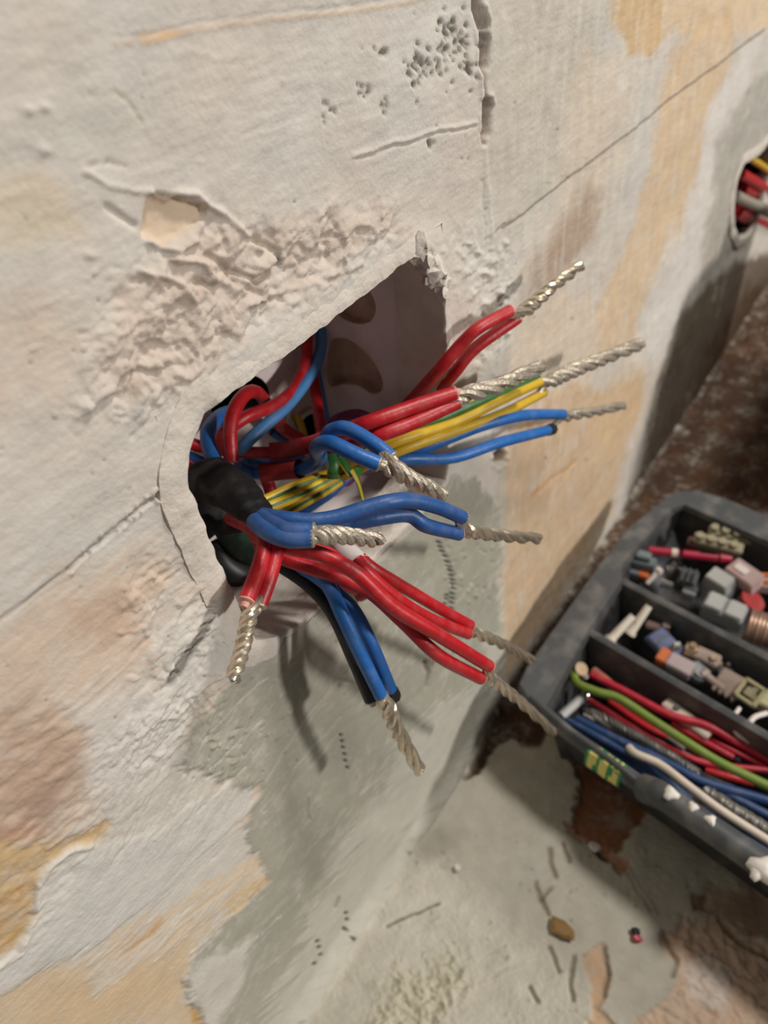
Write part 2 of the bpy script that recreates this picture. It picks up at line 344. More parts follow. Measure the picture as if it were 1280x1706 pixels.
# --- relief
zs = f.zone(GREY, 25, 15)
near = np.exp(-np.maximum(X - 1.0, 0) * 0.25)
f.d += 0.010 * fbm(X * 1.3, Y * 1.7, 3) + 0.0017 * fbm(X * 9, Y * 13, 4) * (1 - 0.5 * zs)
vb = perlin(X * 16 + 2 * Y, Y * 4) + .6 * perlin(X * 34, Y * 7); f.d += 0.0028 * vb * sstep(1.6, 2.2, X) * (1 - sstep(4.5, 6, X)); f.c += (srgb(214, 206, 196) - f.c) * (sstep(.1, .8, vb) * sstep(1.7, 2.3, X) * (Y > -2.2) * .35)[..., None]
f.d += 0.0006 * fbm(X * 12 + 3, Y * 75, 3) * (1 - 0.6 * zs)                       # brush and trowel strokes along the wall
rough = f.zone([(120, 690), (170, 500), (250, 420), (330, 420), (355, 345), (430, 380), (540, 350), (640, 345), (680, 380), (600, 470), (440, 560), (330, 650), (220, 720)], 30, 20)
def chips(sx, sy, k, seed):
    wx = X + .05 * fbm(X * 7 + seed, Y * 7, 3); wy = Y + .05 * fbm(X * 7, Y * 7 + seed, 3)
    t = k * fbm((wx + .35 * wy) * sx + seed, (wy - .2 * wx) * sy, 4, .55); q = np.floor(t); return q + sstep(.25, .6, t - q)
f.d += rough * (0.0060 * chips(3.4, 8, 2.0, 3) + 0.0038 * chips(7, 24, 1.8, 13) + 0.0016 * chips(18, 52, 1.6, 43) + 0.0009 * fbm(X * 60, Y * 90, 2))
rough2 = f.zone([(200, 960), (300, 900), (390, 1010), (420, 1080), (340, 1200), (240, 1300), (170, 1280), (240, 1120)], 30, 18)
f.d += rough2 * (0.0045 * chips(4, 8, 1.8, 23) + 0.0024 * chips(10, 26, 1.6, 53) + 0.0008 * fbm(X * 60, Y * 80, 2))
rough3 = f.zone([(700, 420), (770, 380), (850, 420), (850, 520), (800, 640), (750, 640), (735, 500)], 20, 12)
f.d += rough3 * (0.0035 * chips(7, 8, 1.8, 33) + 0.002 * chips(16, 22, 1.6, 63))
rough4 = f.zone([(-20, 1180), (90, 1180), (180, 1250), (150, 1400), (40, 1600), (-20, 1620)], 25, 15)
f.d += rough4 * (0.0025 * fbm(X * 22 + Y * 14, Y * 30, 4))
low = f.zone([(250, 1180), (430, 1180), (440, 1320), (300, 1420), (120, 1450), (120, 1250)], 25, 15)
f.d += low * 0.002 * fbm((X + Y) * 12, (Y - X) * 50, 4)
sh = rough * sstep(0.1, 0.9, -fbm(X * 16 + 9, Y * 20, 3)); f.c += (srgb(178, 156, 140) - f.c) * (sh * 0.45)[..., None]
# broken skim: tan pocket, cracked steps
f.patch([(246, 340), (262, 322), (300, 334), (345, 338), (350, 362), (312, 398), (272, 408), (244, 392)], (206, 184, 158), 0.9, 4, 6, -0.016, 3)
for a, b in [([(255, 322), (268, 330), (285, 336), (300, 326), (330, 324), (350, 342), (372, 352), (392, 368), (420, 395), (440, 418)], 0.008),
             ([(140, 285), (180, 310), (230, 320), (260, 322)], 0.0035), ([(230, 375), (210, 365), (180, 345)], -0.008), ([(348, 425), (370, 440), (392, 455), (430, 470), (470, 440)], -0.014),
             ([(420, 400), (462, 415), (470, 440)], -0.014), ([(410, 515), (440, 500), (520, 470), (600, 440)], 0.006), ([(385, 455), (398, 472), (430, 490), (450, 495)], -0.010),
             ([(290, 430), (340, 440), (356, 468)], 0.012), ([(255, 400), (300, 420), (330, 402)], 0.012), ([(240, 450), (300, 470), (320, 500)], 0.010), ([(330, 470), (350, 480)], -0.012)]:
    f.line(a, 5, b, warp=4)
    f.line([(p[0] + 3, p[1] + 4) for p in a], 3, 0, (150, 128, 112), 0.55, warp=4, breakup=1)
for _ in range(150):                                       # crumbs and nicks in the broken band
    t = random.random(); px = 160 + 480 * t + random.gauss(0, 40); py = 590 - 210 * t + random.gauss(0, 55)
    if 330 < py < 690: f.dot(px, py, random.uniform(4, 15), random.uniform(1.5, 3.5), random.uniform(-0.9, 0.1), random.choice([-1, 1, 1]) * random.uniform(0.002, 0.006))
for _ in range(90):
    f.dot(random.uniform(200, 420), random.uniform(900, 1300), random.uniform(3, 10), random.uniform(1.5, 4), random.uniform(-1.2, 0.2), random.choice([-1, 1]) * random.uniform(0.002, 0.005))
for _ in range(70):
    f.dot(random.uniform(735, 845), random.uniform(390, 650), random.uniform(2, 8), random.uniform(2, 6), random.uniform(-1.4, 1.4), random.uniform(0.003, 0.010))
for px, py, r in [(45, 182, 10), (72, 178, 11), (72, 250, 13), (152, 425, 12), (250, 560, 8), (300, 655, 12), (90, 690, 5)]:
    f.dot(px, py, r, r * .6, 0.2, 0.005)
# ridges in the upper skim
f.line([(190, 72), (260, 66), (330, 48), (480, 30), (640, 12), (740, -10)], 4, 0.0015, (190, 164, 136), 0.7, warp=2)
f.line([(190, 65), (260, 58), (330, 41), (480, 22), (640, 4)], 3, -0.003, warp=2)
f.line([(235, 58), (300, 54), (280, 62), (240, 70)], 5, 0, (206, 160, 96), 0.55, warp=3)
f.line([(150, 160), (190, 152), (215, 170), (240, 205)], 1.8, -0.003, (196, 174, 140), 0.6, warp=3)
f.line([(300, 90), (320, 86), (340, 95), (352, 92), (356, 104)], 2.5, 0.002, (186, 158, 128), 0.6, warp=4, breakup=1)
f.line([(270, 145), (310, 140), (340, 160), (365, 182)], 1.4, -0.002, (196, 180, 158), .5, warp=3, breakup=1)
f.line([(148, 276), (180, 271), (212, 277)], 2, -0.004, (176, 162, 140), 0.6, warp=2)
f.line([(590, 260), (650, 238), (720, 218), (790, 202)], 3, 0.0035, (212, 206, 196), 0.8, warp=3)
f.line([(595, 266), (650, 245), (720, 225), (790, 208)], 2, -0.004, (170, 156, 140), 0.5, warp=3)
for k in range(26):
    y0 = 60 + 14 * k + random.uniform(-6, 6); x0 = random.uniform(0, 420); l = random.uniform(120, 360)
    f.line([(x0, y0), (x0 + l, y0 - l * random.uniform(0.14, 0.4))], 2.0, random.choice([-1, 1]) * 0.0010, warp=3, breakup=1)
for k in range(22):                                        # trowel strokes over the grey plaster and tan patch
    x0 = random.uniform(430, 760); y0 = random.uniform(1000, 1640); l = random.uniform(60, 240); s = random.uniform(0.9, 1.6)
    f.line([(x0, y0), (x0 + l * 0.6, y0 - l * 0.6 * s)], 1.6, random.choice([-1, 1]) * random.uniform(0.001, 0.002), (190, 186, 173), 0.6, warp=4, breakup=1)
for k in range(16):
    x0 = random.uniform(860, 1200); y0 = random.uniform(60, 900); l = random.uniform(60, 220)
    f.line([(x0, y0), (x0 + l * 0.25, y0 - l)], 2.0, random.choice([-1, 1]) * 0.002, (216, 205, 190), 0.35, warp=4, breakup=1)
for k in range(26):
    x0 = random.uniform(60, 400); y0 = random.uniform(1180, 1640); l = random.uniform(20, 120)
    f.line([(x0, y0), (x0 + l, y0 - l * random.uniform(0.7, 1.0))], 1.6, random.choice([-1, 1, 1]) * 0.0018, (212, 207, 199), 0.6, warp=4, breakup=1)
f.line([(640, 1155), (560, 1130), (500, 1205), (440, 1300)], 2, -0.002, (196, 191, 178), 0.4, warp=3)
# the torn vertical seam
for a, wd, dp in [([(794, -10), (797, 20), (802, 45)], 7, -0.030), ([(803, 60), (804, 85), (803, 110)], 6, -0.030), ([(803, 110), (803, 140), (804, 160)], 2.5, -0.014), ([(806, 168), (807, 195), (806, 222)], 6, -0.030), ([(806, 222), (807, 240)], 2.5, -0.014)]:
    f.line(a, wd, dp, (128, 104, 90), 0.8, warp=3)
f.line([(788, -10), (792, 50), (796, 110), (799, 165), (800, 225)], 3, 0.007, (214, 208, 200), 0.6, warp=3)
f.line([(808, 8), (812, 30), (811, 62)], 3.5, 0.010, warp=2); f.line([(813, 160), (816, 172)], 4, 0.010, warp=2)
f.line([(808, 240), (812, 330), (824, 420), (830, 640)], 3, 0.003, (210, 202, 192), 0.5, warp=4)
f.line([(803, 300), (808, 420)], 2, -0.003, warp=3)
# pits left by air bubbles
for cx, cy, sx, sy, n in [(752, 62, 14, 22, 46), (702, 107, 16, 11, 34), (640, 88, 5, 4, 6), (690, 140, 8, 16, 9), (605, 152, 8, 8, 8), (640, 180, 6, 8, 5), (715, 240, 4, 4, 5), (775, 105, 10, 20, 22), (545, 180, 12, 20, 6)]:
    for _ in range(n):
        f.dot(random.gauss(cx, sx), random.gauss(cy, sy), random.uniform(1.6, 3.0), random.uniform(2.6, 6), random.uniform(-0.5, 0.1), -0.007, (104, 100, 86), 0.85)
for _ in range(120):
    f.dot(random.uniform(0, 1000), random.uniform(0, 1300), random.uniform(1.3, 2.4), random.uniform(1.3, 2.6), 0, -0.004, (132, 112, 96), 0.7)
# pencil level line and the scored groove left of the box
f.line([(836, 380), (872, 355), (1271, 49)], 1.6, 0, (92, 84, 76), 0.85, warp=0)
f.line([(800, 408), (836, 380), (872, 355)], 2.5, -0.004, (120, 100, 88), 0.6, warp=3, breakup=1)
f.line([(878, 318), (884, 306), (897, 304), (918, 305)], 1.5, 0, (150, 140, 128), 0.7, warp=1, breakup=1)
f.line([(-20, 1042), (60, 984), (112, 948)], 2.2, -0.004, (112, 104, 94), 0.85, warp=1)
f.line([(112, 948), (160, 905), (210, 868), (262, 826)], 3, -0.005, (120, 114, 108), 0.8, warp=3)
f.line([(118, 952), (165, 912), (225, 868), (262, 836)], 2.5, 0.0025, (214, 209, 201), 0.6, warp=3)
f.line([(288, 812), (308, 798)], 1.4, 0, (110, 104, 98), 0.8, warp=0)
for _ in range(26):
    t = random.random(); f.dot(110 + 150 * t + random.gauss(0, 4), 950 - 122 * t + random.gauss(0, 5), random.uniform(1.5, 3), 2, 0, 0.005, (100, 92, 82), random.choice([0, .8]))
f.dot(268, 824, 9, 8, 0, -0.022, (96, 90, 82), 0.9)
for a in range(9): f.dot(268 + 13 * math.cos(a * .7), 824 + 11 * math.sin(a * .7), 5, 3, a * .7 + 1.57, 0.010)
# thumb dents, dashes of the scoring wheel, screw hole
def dashes(pts, n, rx, ry, ang, col=(58, 62, 58), a=0.9):
    p = spline([(x, y, 0) for x, y in pts], 20)
    for k in range(n):
        q = p[int(k * (len(p) - 1) / max(n - 1, 1))]; f.dot(q[0] + random.uniform(-1, 1), q[1], rx, ry, ang, -0.005, col, a, 4)
dashes([(728, 902), (744, 940), (752, 975), (749, 1012)], 15, 6.5, 2.4, 0.35)
dashes([(742, 990), (738, 1012)], 4, 5, 2, 0.3)
dashes([(568, 1224), (573, 1250), (576, 1277)], 6, 4, 2.6, 0.5)
dashes([(574, 1519), (576, 1530), (572, 1545), (577, 1554)], 4, 4, 3.2, 0)
for q in [(526, 1566), (529, 1576), (532, 1589), (522, 1604), (545, 1632), (578, 1591)]: f.dot(*q, 4.5, 3, -0.3, -0.005, (56, 64, 58), 0.9, 4)
f.line([(563, 1495), (558, 1510)], 3, -0.006, (120, 116, 104), 0.6)
f.line([(706, 1102), (712, 1120), (709, 1142)], 4, -0.010, (110, 106, 94), 0.6); f.dot(660, 1150, 3, 5, 0, -0.006)
f.line([(515, 1325), (516, 1360)], 2.5, 0.005); f.line([(668, 1412), (670, 1430)], 3, -0.008, (120, 110, 98), .7)
f.dot(492, 1706, 11, 15, 0.2, -0.05, (56, 34, 20), 0.95, 4)
f.dot(835, 762, 8, 13, 0.15, -0.05, (60, 30, 16), 0.95, 4)
for a in range(8): f.dot(835 + 12 * math.cos(a * .8), 764 + 18 * math.sin(a * .8), 4.5, 4, 0, 0.007)
f.line([(955, 770), (915, 800), (885, 830)], 4, -0.004, (196, 150, 100), 0.6, warp=4)
for _ in range(60): f.dot(random.uniform(300, 480), random.uniform(1090, 1300), random.uniform(2, 6), random.uniform(1, 2.5), -0.8, random.choice([-1, 1]) * 0.004, (120, 114, 100), random.choice([0, 0, .5]))
for _ in range(40): f.dot(random.uniform(735, 830), random.uniform(830, 1010), random.uniform(2, 5), random.uniform(2, 4), 0.5, random.choice([-1, 1]) * 0.005)
# calm the relief where the box rim sits on it; settle towards the floor
i, d = f.sdf(HOLE, 120, 0)
f.d[i] *= 0.25 + 0.75 * sstep(10, 90, d)
f.d[i] += 0.006 * (1 - sstep(30, 80, d))
fill = sstep(-FZ + 0.16, -FZ, Y); f.d += 0.05 * fill ** 2 * (1 - sstep(1.5, 2.0, X))
keep = np.ones((len(ys) - 1, len(xs) - 1), bool)
cxm, cym = 0.5 * (X[:-1, :-1] + X[1:, 1:]), 0.5 * (Y[:-1, :-1] + Y[1:, 1:])
def inside_wall(poly, grow):
    p = np.array(poly); c = p.mean(0); ins = np.zeros(cxm.shape, bool); dm = np.full(cxm.shape, 1e9)
    for k in range(len(p)):
        a, b = p[k], p[(k + 1) % len(p)]; e = b - a
        t = np.clip(((cxm - a[0]) * e[0] + (cym - a[1]) * e[1]) / (e @ e), 0, 1); dm = np.minimum(dm, np.hypot(cxm - a[0] - t * e[0], cym - a[1] - t * e[1]))
        ins ^= ((a[1] > cym) != (b[1] > cym)) & (cxm < (b[0] - a[0]) * (cym - a[1]) / (b[1] - a[1] + 1e-12) + a[0])
    return ins | (dm < grow)
keep &= ~inside_wall(hw, 0.025)
h2w = np.array([wxy(*p) for p in HOLE2[:3]] + H2R + [wxy(*p) for p in HOLE2[8:]])
keep &= ~inside_wall(h2w, 0.03)
V = np.stack([X * H, -f.d * H, (Y + FZ) * H], -1)
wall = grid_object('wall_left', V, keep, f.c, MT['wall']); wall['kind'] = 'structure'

# ------------------------------------------------------------------ the floor
xs = steps(-0.6, 9.0, lambda x: 0.0042 * math.exp(0.28 * max(x, 0)))
os_ = steps(-0.06, 3.0, lambda x: 0.007)
X, O = np.meshgrid(xs, os_)
PX, PY = proj(X, np.full_like(X, -FZ), O)
f = Field(X, O, PX, PY, srgb(186, 180, 166))
m = sstep(-0.4, 0.8, fbm(X * 2, O * 3, 4)); f.c += (srgb(176, 171, 156) - f.c) * (m * 0.7)[..., None]
BR = (70, 43, 26)  # brown of the floor, darkened to hold the shade at the far end
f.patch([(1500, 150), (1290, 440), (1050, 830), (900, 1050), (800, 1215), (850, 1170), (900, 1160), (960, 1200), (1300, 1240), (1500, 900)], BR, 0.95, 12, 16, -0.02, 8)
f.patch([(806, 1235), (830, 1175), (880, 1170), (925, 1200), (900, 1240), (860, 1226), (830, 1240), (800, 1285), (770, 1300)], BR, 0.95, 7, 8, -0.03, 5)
f.patch([(958, 1260), (1010, 1265), (1070, 1300), (1075, 1370), (1040, 1400), (1030, 1420), (1000, 1415), (975, 1395), (950, 1370), (962, 1310)], (136, 86, 56), 0.95, 6, 9, -0.035, 5)
f.patch([(935, 1365), (965, 1372), (1000, 1402), (1040, 1432), (1052, 1440), (1034, 1460), (1018, 1440), (990, 1420), (955, 1396)], (186, 136, 108), 0.9, 5, 7, -0.02, 5)
f.line([(985, 1410), (1010, 1432)], 5, -0.02, (40, 28, 22), 0.8, warp=4)
f.patch([(1155, 1490), (1185, 1488), (1182, 1515), (1160, 1518)], (128, 88, 58), 0.8, 6, 6, -0.02)
f.patch([(1190, 1470), (1260, 1480), (1310, 1560), (1240, 1560), (1180, 1530)], (150, 112, 84), 0.7, 16, 12, -0.015)
PK = [(1100, 1560), (1140, 1530), (1220, 1540), (1320, 1600), (1320, 1740), (1050, 1740), (1060, 1690), (1120, 1670), (1125, 1610)]
f.patch(PK, (206, 176, 152), 0.9, 9, 12, -0.012, 6)
f.patch([(1140, 1610), (1180, 1590), (1220, 1620), (1200, 1680), (1150, 1660)], (212, 202, 192), 0.7, 14, 10)
f.patch([(972, 1590), (1012, 1572), (1015, 1640), (1000, 1680), (1030, 1720), (980, 1720), (985, 1640)], (196, 162, 130), 0.9, 5, 9, -0.014, 4)
f.patch([(620, 1500), (900, 1380), (960, 1450), (760, 1590), (640, 1640)], (192, 187, 175), 0.5, 30, 20, streak=30)
f.patch([(640, 1640), (760, 1590), (790, 1640), (720, 1720), (620, 1730)], (182, 176, 152), 0.7, 22, 16)
zp = f.zone(PK, 14, 10)
f.d += 0.010 * fbm(X * 1.5, O * 1.5, 3) + 0.004 * fbm(X * 8, O * 8, 4) + zp * 0.012 * fbm(X * 26, O * 26, 4) + 0.0012 * fbm(X * 60, O * 60, 2)
zr = f.zone([(640, 1640), (770, 1590), (790, 1640), (730, 1730), (610, 1740)], 22, 16); f.d += zr * 0.010 * ridged(X * 20, O * 20, 3)
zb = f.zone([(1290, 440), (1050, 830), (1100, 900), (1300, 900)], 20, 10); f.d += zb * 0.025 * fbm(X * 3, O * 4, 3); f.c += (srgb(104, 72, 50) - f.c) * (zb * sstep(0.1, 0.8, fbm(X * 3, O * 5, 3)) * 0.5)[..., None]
for a, wd, dp in [([(917, 1412), (920, 1436), (927, 1460)], 4, -0.014), ([(940, 1405), (950, 1432)], 3.5, -0.014), ([(892, 1470), (903, 1500), (914, 1522)], 4, -0.014), ([(903, 1496), (918, 1480)], 4, -0.012),
                  ([(916, 1578), (924, 1600), (932, 1620)], 3.5, -0.012), ([(958, 1592), (948, 1640), (955, 1666)], 3.5, -0.014), ([(885, 1645), (898, 1668)], 3.5, -0.012), ([(1010, 1580), (1014, 1620), (1008, 1660)], 4, -0.016),
                  ([(648, 1540), (700, 1518), (730, 1505)], 3, -0.010), ([(1040, 1445), (1085, 1520)], 2, -0.006), ([(1105, 1550), (1130, 1600), (1120, 1625)], 4, -0.016), ([(1200, 1530), (1240, 1570), (1290, 1600)], 4, -0.018)]:
    f.line(a, wd, dp, (112, 98, 76), 0.7, warp=3)
    f.line([(p[0] + 5, p[1] + 2) for p in a], 3, 0.006, warp=3)
for _ in range(130): f.dot(random.uniform(600, 1280), random.uniform(1380, 1706), random.uniform(1.5, 5), random.uniform(1.5, 4), random.random() * 3, random.choice([-1, 1, 1]) * 0.006, (150, 132, 108), random.choice([0, 0, .6]))
for _ in range(60):
    x0 = random.uniform(640, 1100); y0 = random.uniform(1320, 1700); l = random.uniform(30, 120); f.line([(x0, y0), (x0 + l, y0 - l * random.uniform(0.1, 0.5))], 2, random.choice([-1, 1]) * 0.0025, warp=3)
f.d += 0.06 * sstep(0.10, 0.0, O) ** 2 * (1 - sstep(1.5, 2.0, X))
V = np.stack([X * H, -O * H, f.d * H], -1)
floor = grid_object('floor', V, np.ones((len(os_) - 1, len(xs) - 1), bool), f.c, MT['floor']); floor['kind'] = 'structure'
del F, f, X, Y, PX, PY, V

# ------------------------------------------------------------------ back boxes let into the wall
def resample(poly, n):
    p = np.array(poly); q = np.vstack([p, p[:1]]); L = np.r_[0, np.cumsum(np.linalg.norm(np.diff(q, axis=0), axis=1))]
    t = np.linspace(0, L[-1], n, endpoint=False); return np.stack([np.interp(t, L, q[:, k]) for k in range(2)], 1)
def rim(mb, poly, widths, seedk, n=300, tall=0.009):
    p = resample(poly, n); t = np.roll(p, -2, 0) - np.roll(p, 2, 0); t /= np.linalg.norm(t, axis=1)[:, None]; nv = np.stack([t[:, 1], -t[:, 0]], 1)
    if np.mean(np.sum(nv * (p - p.mean(0)), 1)) < 0: nv = -nv
    for _ in range(2): nv = (np.roll(nv, 1, 0) + nv + np.roll(nv, -1, 0)) / 3
    k = np.arange(n); wv = np.array([widths(*q) for q in p]); jit = fbm(k / 5.0, np.full(n, seedk), 3)
    cols = []
    for a, o in [(1.0, -0.010), (0.97, tall * .7), (0.75, tall), (0.35, tall * 1.2), (0.10, tall * 1.1), (0.0, tall * .4), (-0.02, -0.04), (0.06, -0.16)]:
        off = a * wv + (0.004 * jit if a < .2 else 0.003 * np.roll(jit, 40)); oo = o + .003 * np.roll(jit, 17) * (o > -.02) 
        q = p + nv * off[:, None]; cols.append([W(q[j, 0], q[j, 1], oo[j]) for j in range(n)])
    v = [c for col in cols for c in col]; fs = []
    for a in range(len(cols) - 1):
        for j in range(n): fs.append((a * n + j, a * n + (j + 1) % n, (a + 1) * n + (j + 1) % n, (a + 1) * n + j))
    return mb.add(v, fs)
def panel(loop, holes, build=None):
    """flat sheet with openings cut through it; loops are 3-D points"""
    from mathutils.geometry import tessellate_polygon
    L = [[Vector(map(float, p)) for p in q] for q in [loop] + holes]
    return [tuple(p) for q in L for p in q], [tuple(t) for t in tessellate_polygon(L)]
def pocket(mb, loop, vec, mi=0):
    n = len(loop); v = list(loop) + [np.array(p) + vec for p in loop]
    return mb.add(v, [(j, (j + 1) % n, n + (j + 1) % n, n + j) for j in range(n)] + [tuple(range(n, 2 * n))], mi)

BX0, BX1, BY0, BY1, BD = 0.615, 1.60, -1.575, -0.70, -0.52
box = thing('socket_back_box', W(1.1, -1.5, -0.3), 'white plastic back box sunk in the wall, full of coloured wires', 'back box')
mb = MB(); rim(mb, hw, lambda x, y: 0.075 if x < 0.75 else (0.05 if y > -1.0 and x < 1.5 else (0.04 if x > 1.5 else 0.03)), 3.3)
mb.build('rim', MT['lip'], box)['label'] = 'plaster smeared rim'
mb = MB(); r_ = 0.06
mb.add([W(BX0, BY1, 0), W(BX1, BY1, 0), W(BX1, BY1, BD), W(BX0, BY1, BD)], [(0, 1, 2, 3)])
mb.add([W(BX0, BY0, 0), W(BX1, BY0, 0), W(BX1, BY0, BD), W(BX0, BY0, BD)], [(0, 1, 2, 3)])
mb.add([W(BX0, BY0, 0), W(BX0, BY1, 0), W(BX0, BY1, BD), W(BX0, BY0, BD)], [(0, 1, 2, 3)])
mb.build('side_panel', MT['box'], box, smooth=False)
def onright(px, py):
    a, b, c = ray(px, py); t = BX1 / a; return W(BX1, -c * t, 1 + b * t)
k1 = [onright(*p) for p in [(560, 512), (585, 488), (612, 484), (624, 500), (626, 520), (616, 536), (596, 540), (570, 530)]]
k2 = [onright(*p) for p in [(548, 575), (572, 563), (602, 580), (626, 608), (638, 636), (634, 653), (618, 655), (598, 643), (572, 640), (548, 640)]]
def smooth_loop(L, n=6): 
    L = [np.array(p) for p in L]; m_ = len(L); o = []
    for k in range(m_):
        a, b, c, d = L[k - 1], L[k], L[(k + 1) % m_], L[(k + 2) % m_]
        for t in np.linspace(0, 1, n, endpoint=False): o.append(0.5 * (2 * b + (c - a) * t + (2 * a - 5 * b + 4 * c - d) * t * t + (3 * b - a - 3 * c + d) * t ** 3))
    return o
k1, k2 = smooth_loop(k1), smooth_loop(k2)
clampb = lambda L: [np.array([BX1 * H, np.clip(p[1], 0.004, -BD * H - 0.001), p[2]]) for p in L]
k1, k2 = clampb(k1), clampb(k2)
mb = MB(); v, q = panel([W(BX1, BY0, 0), W(BX1, BY1, 0), W(BX1, BY1, BD), W(BX1, BY0, BD)], [k1, k2]); mb.add(v, q)
mb.build('side_panel', MT['box'], box, smooth=False)
for L in (k1, k2):
    mb = MB(); pocket(mb, L, np.array([0.03 * H, 0, 0])); mb.build('knockout', MT['hole'], box, smooth=False)['label'] = 'torn brown knockout opening'
def onback(px, py): return at(px, py, BD)
def ring(cx, cy, rx, ry, n=28, ang=0): return [onback(cx + rx * math.cos(a) * math.cos(ang) - ry * math.sin(a) * math.sin(ang), cy + rx * math.cos(a) * math.sin(ang) + ry * math.sin(a) * math.cos(ang)) for a in np.linspace(0, 2 * np.pi, n, endpoint=False)]
b1 = ring(400, 668, 52, 40, ang=-0.6); b2 = ring(514, 712, 22, 30, ang=0.35); b3 = ring(372, 880, 46, 80, ang=-0.2)
lim = lambda L: [np.array([np.clip(p[0], (BX0 + .01) * H, (BX1 - .01) * H), p[1], np.clip(p[2], (BY0 + .01 + FZ) * H, (BY1 - .01 + FZ) * H)]) for p in L]
b1, b2, b3 = lim(b1), lim(b2), lim(b3)
mb = MB(); v, q = panel([W(BX0, BY0, BD), W(BX1, BY0, BD), W(BX1, BY1, BD), W(BX0, BY1, BD)], [b1, b2, b3]); mb.add(v, q)
mb.build('back_panel', MT['box'], box, smooth=False)
for L in (b1, b2, b3):
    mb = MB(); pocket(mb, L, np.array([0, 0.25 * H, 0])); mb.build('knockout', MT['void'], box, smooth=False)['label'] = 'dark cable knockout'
mb = MB(); tube(mb, [np.array(p) + [0, -0.001, 0] for p in b2 + b2[:1]], 0.010 * H, 8, cap=False); mb.build('grommet', MT['white'], box)

def blob(mb, c, rad, seed):
    rr = random.Random(seed); ph = [rr.uniform(0, 6) for _ in range(4)]; v = []; nu, nv = 14, 9
    for i in range(nv):
        for j in range(nu):
            th = math.pi * i / (nv - 1); a = 2 * math.pi * j / nu; k = 1 + .22 * math.sin(2 * a + ph[0] + 2 * th) + .14 * math.sin(5 * a + ph[1]) * math.sin(th) + .1 * math.sin(5 * th + ph[2])
            v.append(c + H * k * np.array([rad[0] * math.sin(th) * math.cos(a), rad[1] * math.cos(th), rad[2] * math.sin(th) * math.sin(a)]))
    return mb.add(v, [(i * nu + j, i * nu + (j + 1) % nu, (i + 1) * nu + (j + 1) % nu, (i + 1) * nu + j) for i in range(nv - 1) for j in range(nu)])
for k, (px, py, o, rad) in enumerate([(700, 412, .0, (.035, .02, .05)), (716, 446, .0, (.035, .03, .035)), (726, 462, .005, (.04, .028, .03)), (737, 480, .0, (.03, .02, .03)), (712, 425, .01, (.03, .02, .03))]):
    mb = MB(); blob(mb, at(px, py, o), rad, k); mb.build('plaster_lump', MT['lip'], box)
MT['rust'] = mat('rust', (140, 74, 40), .9, vary=.4, vscale=300)
for k, (px, py, r) in enumerate([(488, 1038, .022), (472, 1030, .010), (440, 1036, .012), (520, 990, .02), (655, 838, .014)]):
    mb = MB(); blob(mb, fl(px, py, FZ + BY0 + .004), (r * 1.3, r, .004), k + 20); mb.build('rust_flake', MT['rust'], box)
box2 = thing('socket_back_box', W(5.5, -1.7, -0.3), 'second wall box at the right edge of the frame, red wires in its dark mouth', 'back box')
mb = MB(); rim(mb, h2w, lambda x, y: 0.07, 8.1, 160, 0.012); mb.build('rim', MT['lip'], box2)
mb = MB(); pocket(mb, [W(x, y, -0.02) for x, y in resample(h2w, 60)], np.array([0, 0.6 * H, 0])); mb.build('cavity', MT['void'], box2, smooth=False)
R0 = 0.0186 * H
def solo(name, mats, pts, r, label, cat='wire', group=None, stripe=None, seg=12, place=at, n=8, **k):
    if place is fl and pts[-1][0] >= 1280:            # the wire runs on beyond the frame
        a, b = pts[-2], pts[-1]; g = 150 / (b[0] - a[0]); pts = pts + [(b[0] + 150, b[1] + (b[1] - a[1]) * g, b[2] - .01)]
    P = spline([place(*p) for p in pts], n); mb = MB(); tube(mb, P, r, seg, stripe=stripe, **k)
    return tag(mb.build(name, mats), label, cat, group)
solo('red_wire', MT['red'], [(1234, 290, -.05), (1262, 306, -.02), (1300, 330, .0)], .035 * H, 'red wire high in the mouth of the far wall box', n=6)
solo('red_wire', MT['red'], [(1236, 314, -.07), (1270, 328, -.06), (1310, 348, -.04)], .042 * H, 'thick red wire across the middle of the far wall box')
solo('grey_cable', mat('grey_sheath', (150, 142, 130), .55, vary=.1), [(1224, 326, -.01), (1250, 338, .02), (1310, 360, .05)], .035 * H, 'grey sheathed cable lying over red wires in the far wall box', 'cable')
solo('red_wire', MT['red'], [(1226, 350, -.07), (1255, 366, -.05), (1310, 390, -.03)], .055 * H, 'red wire under the grey cable in the far wall box')
solo('yellow_wire', MT['yellow'], [(1250, 264, -.03), (1275, 280, .0), (1310, 306, .02)], .022 * H, 'yellow wire at the top of the far wall box')

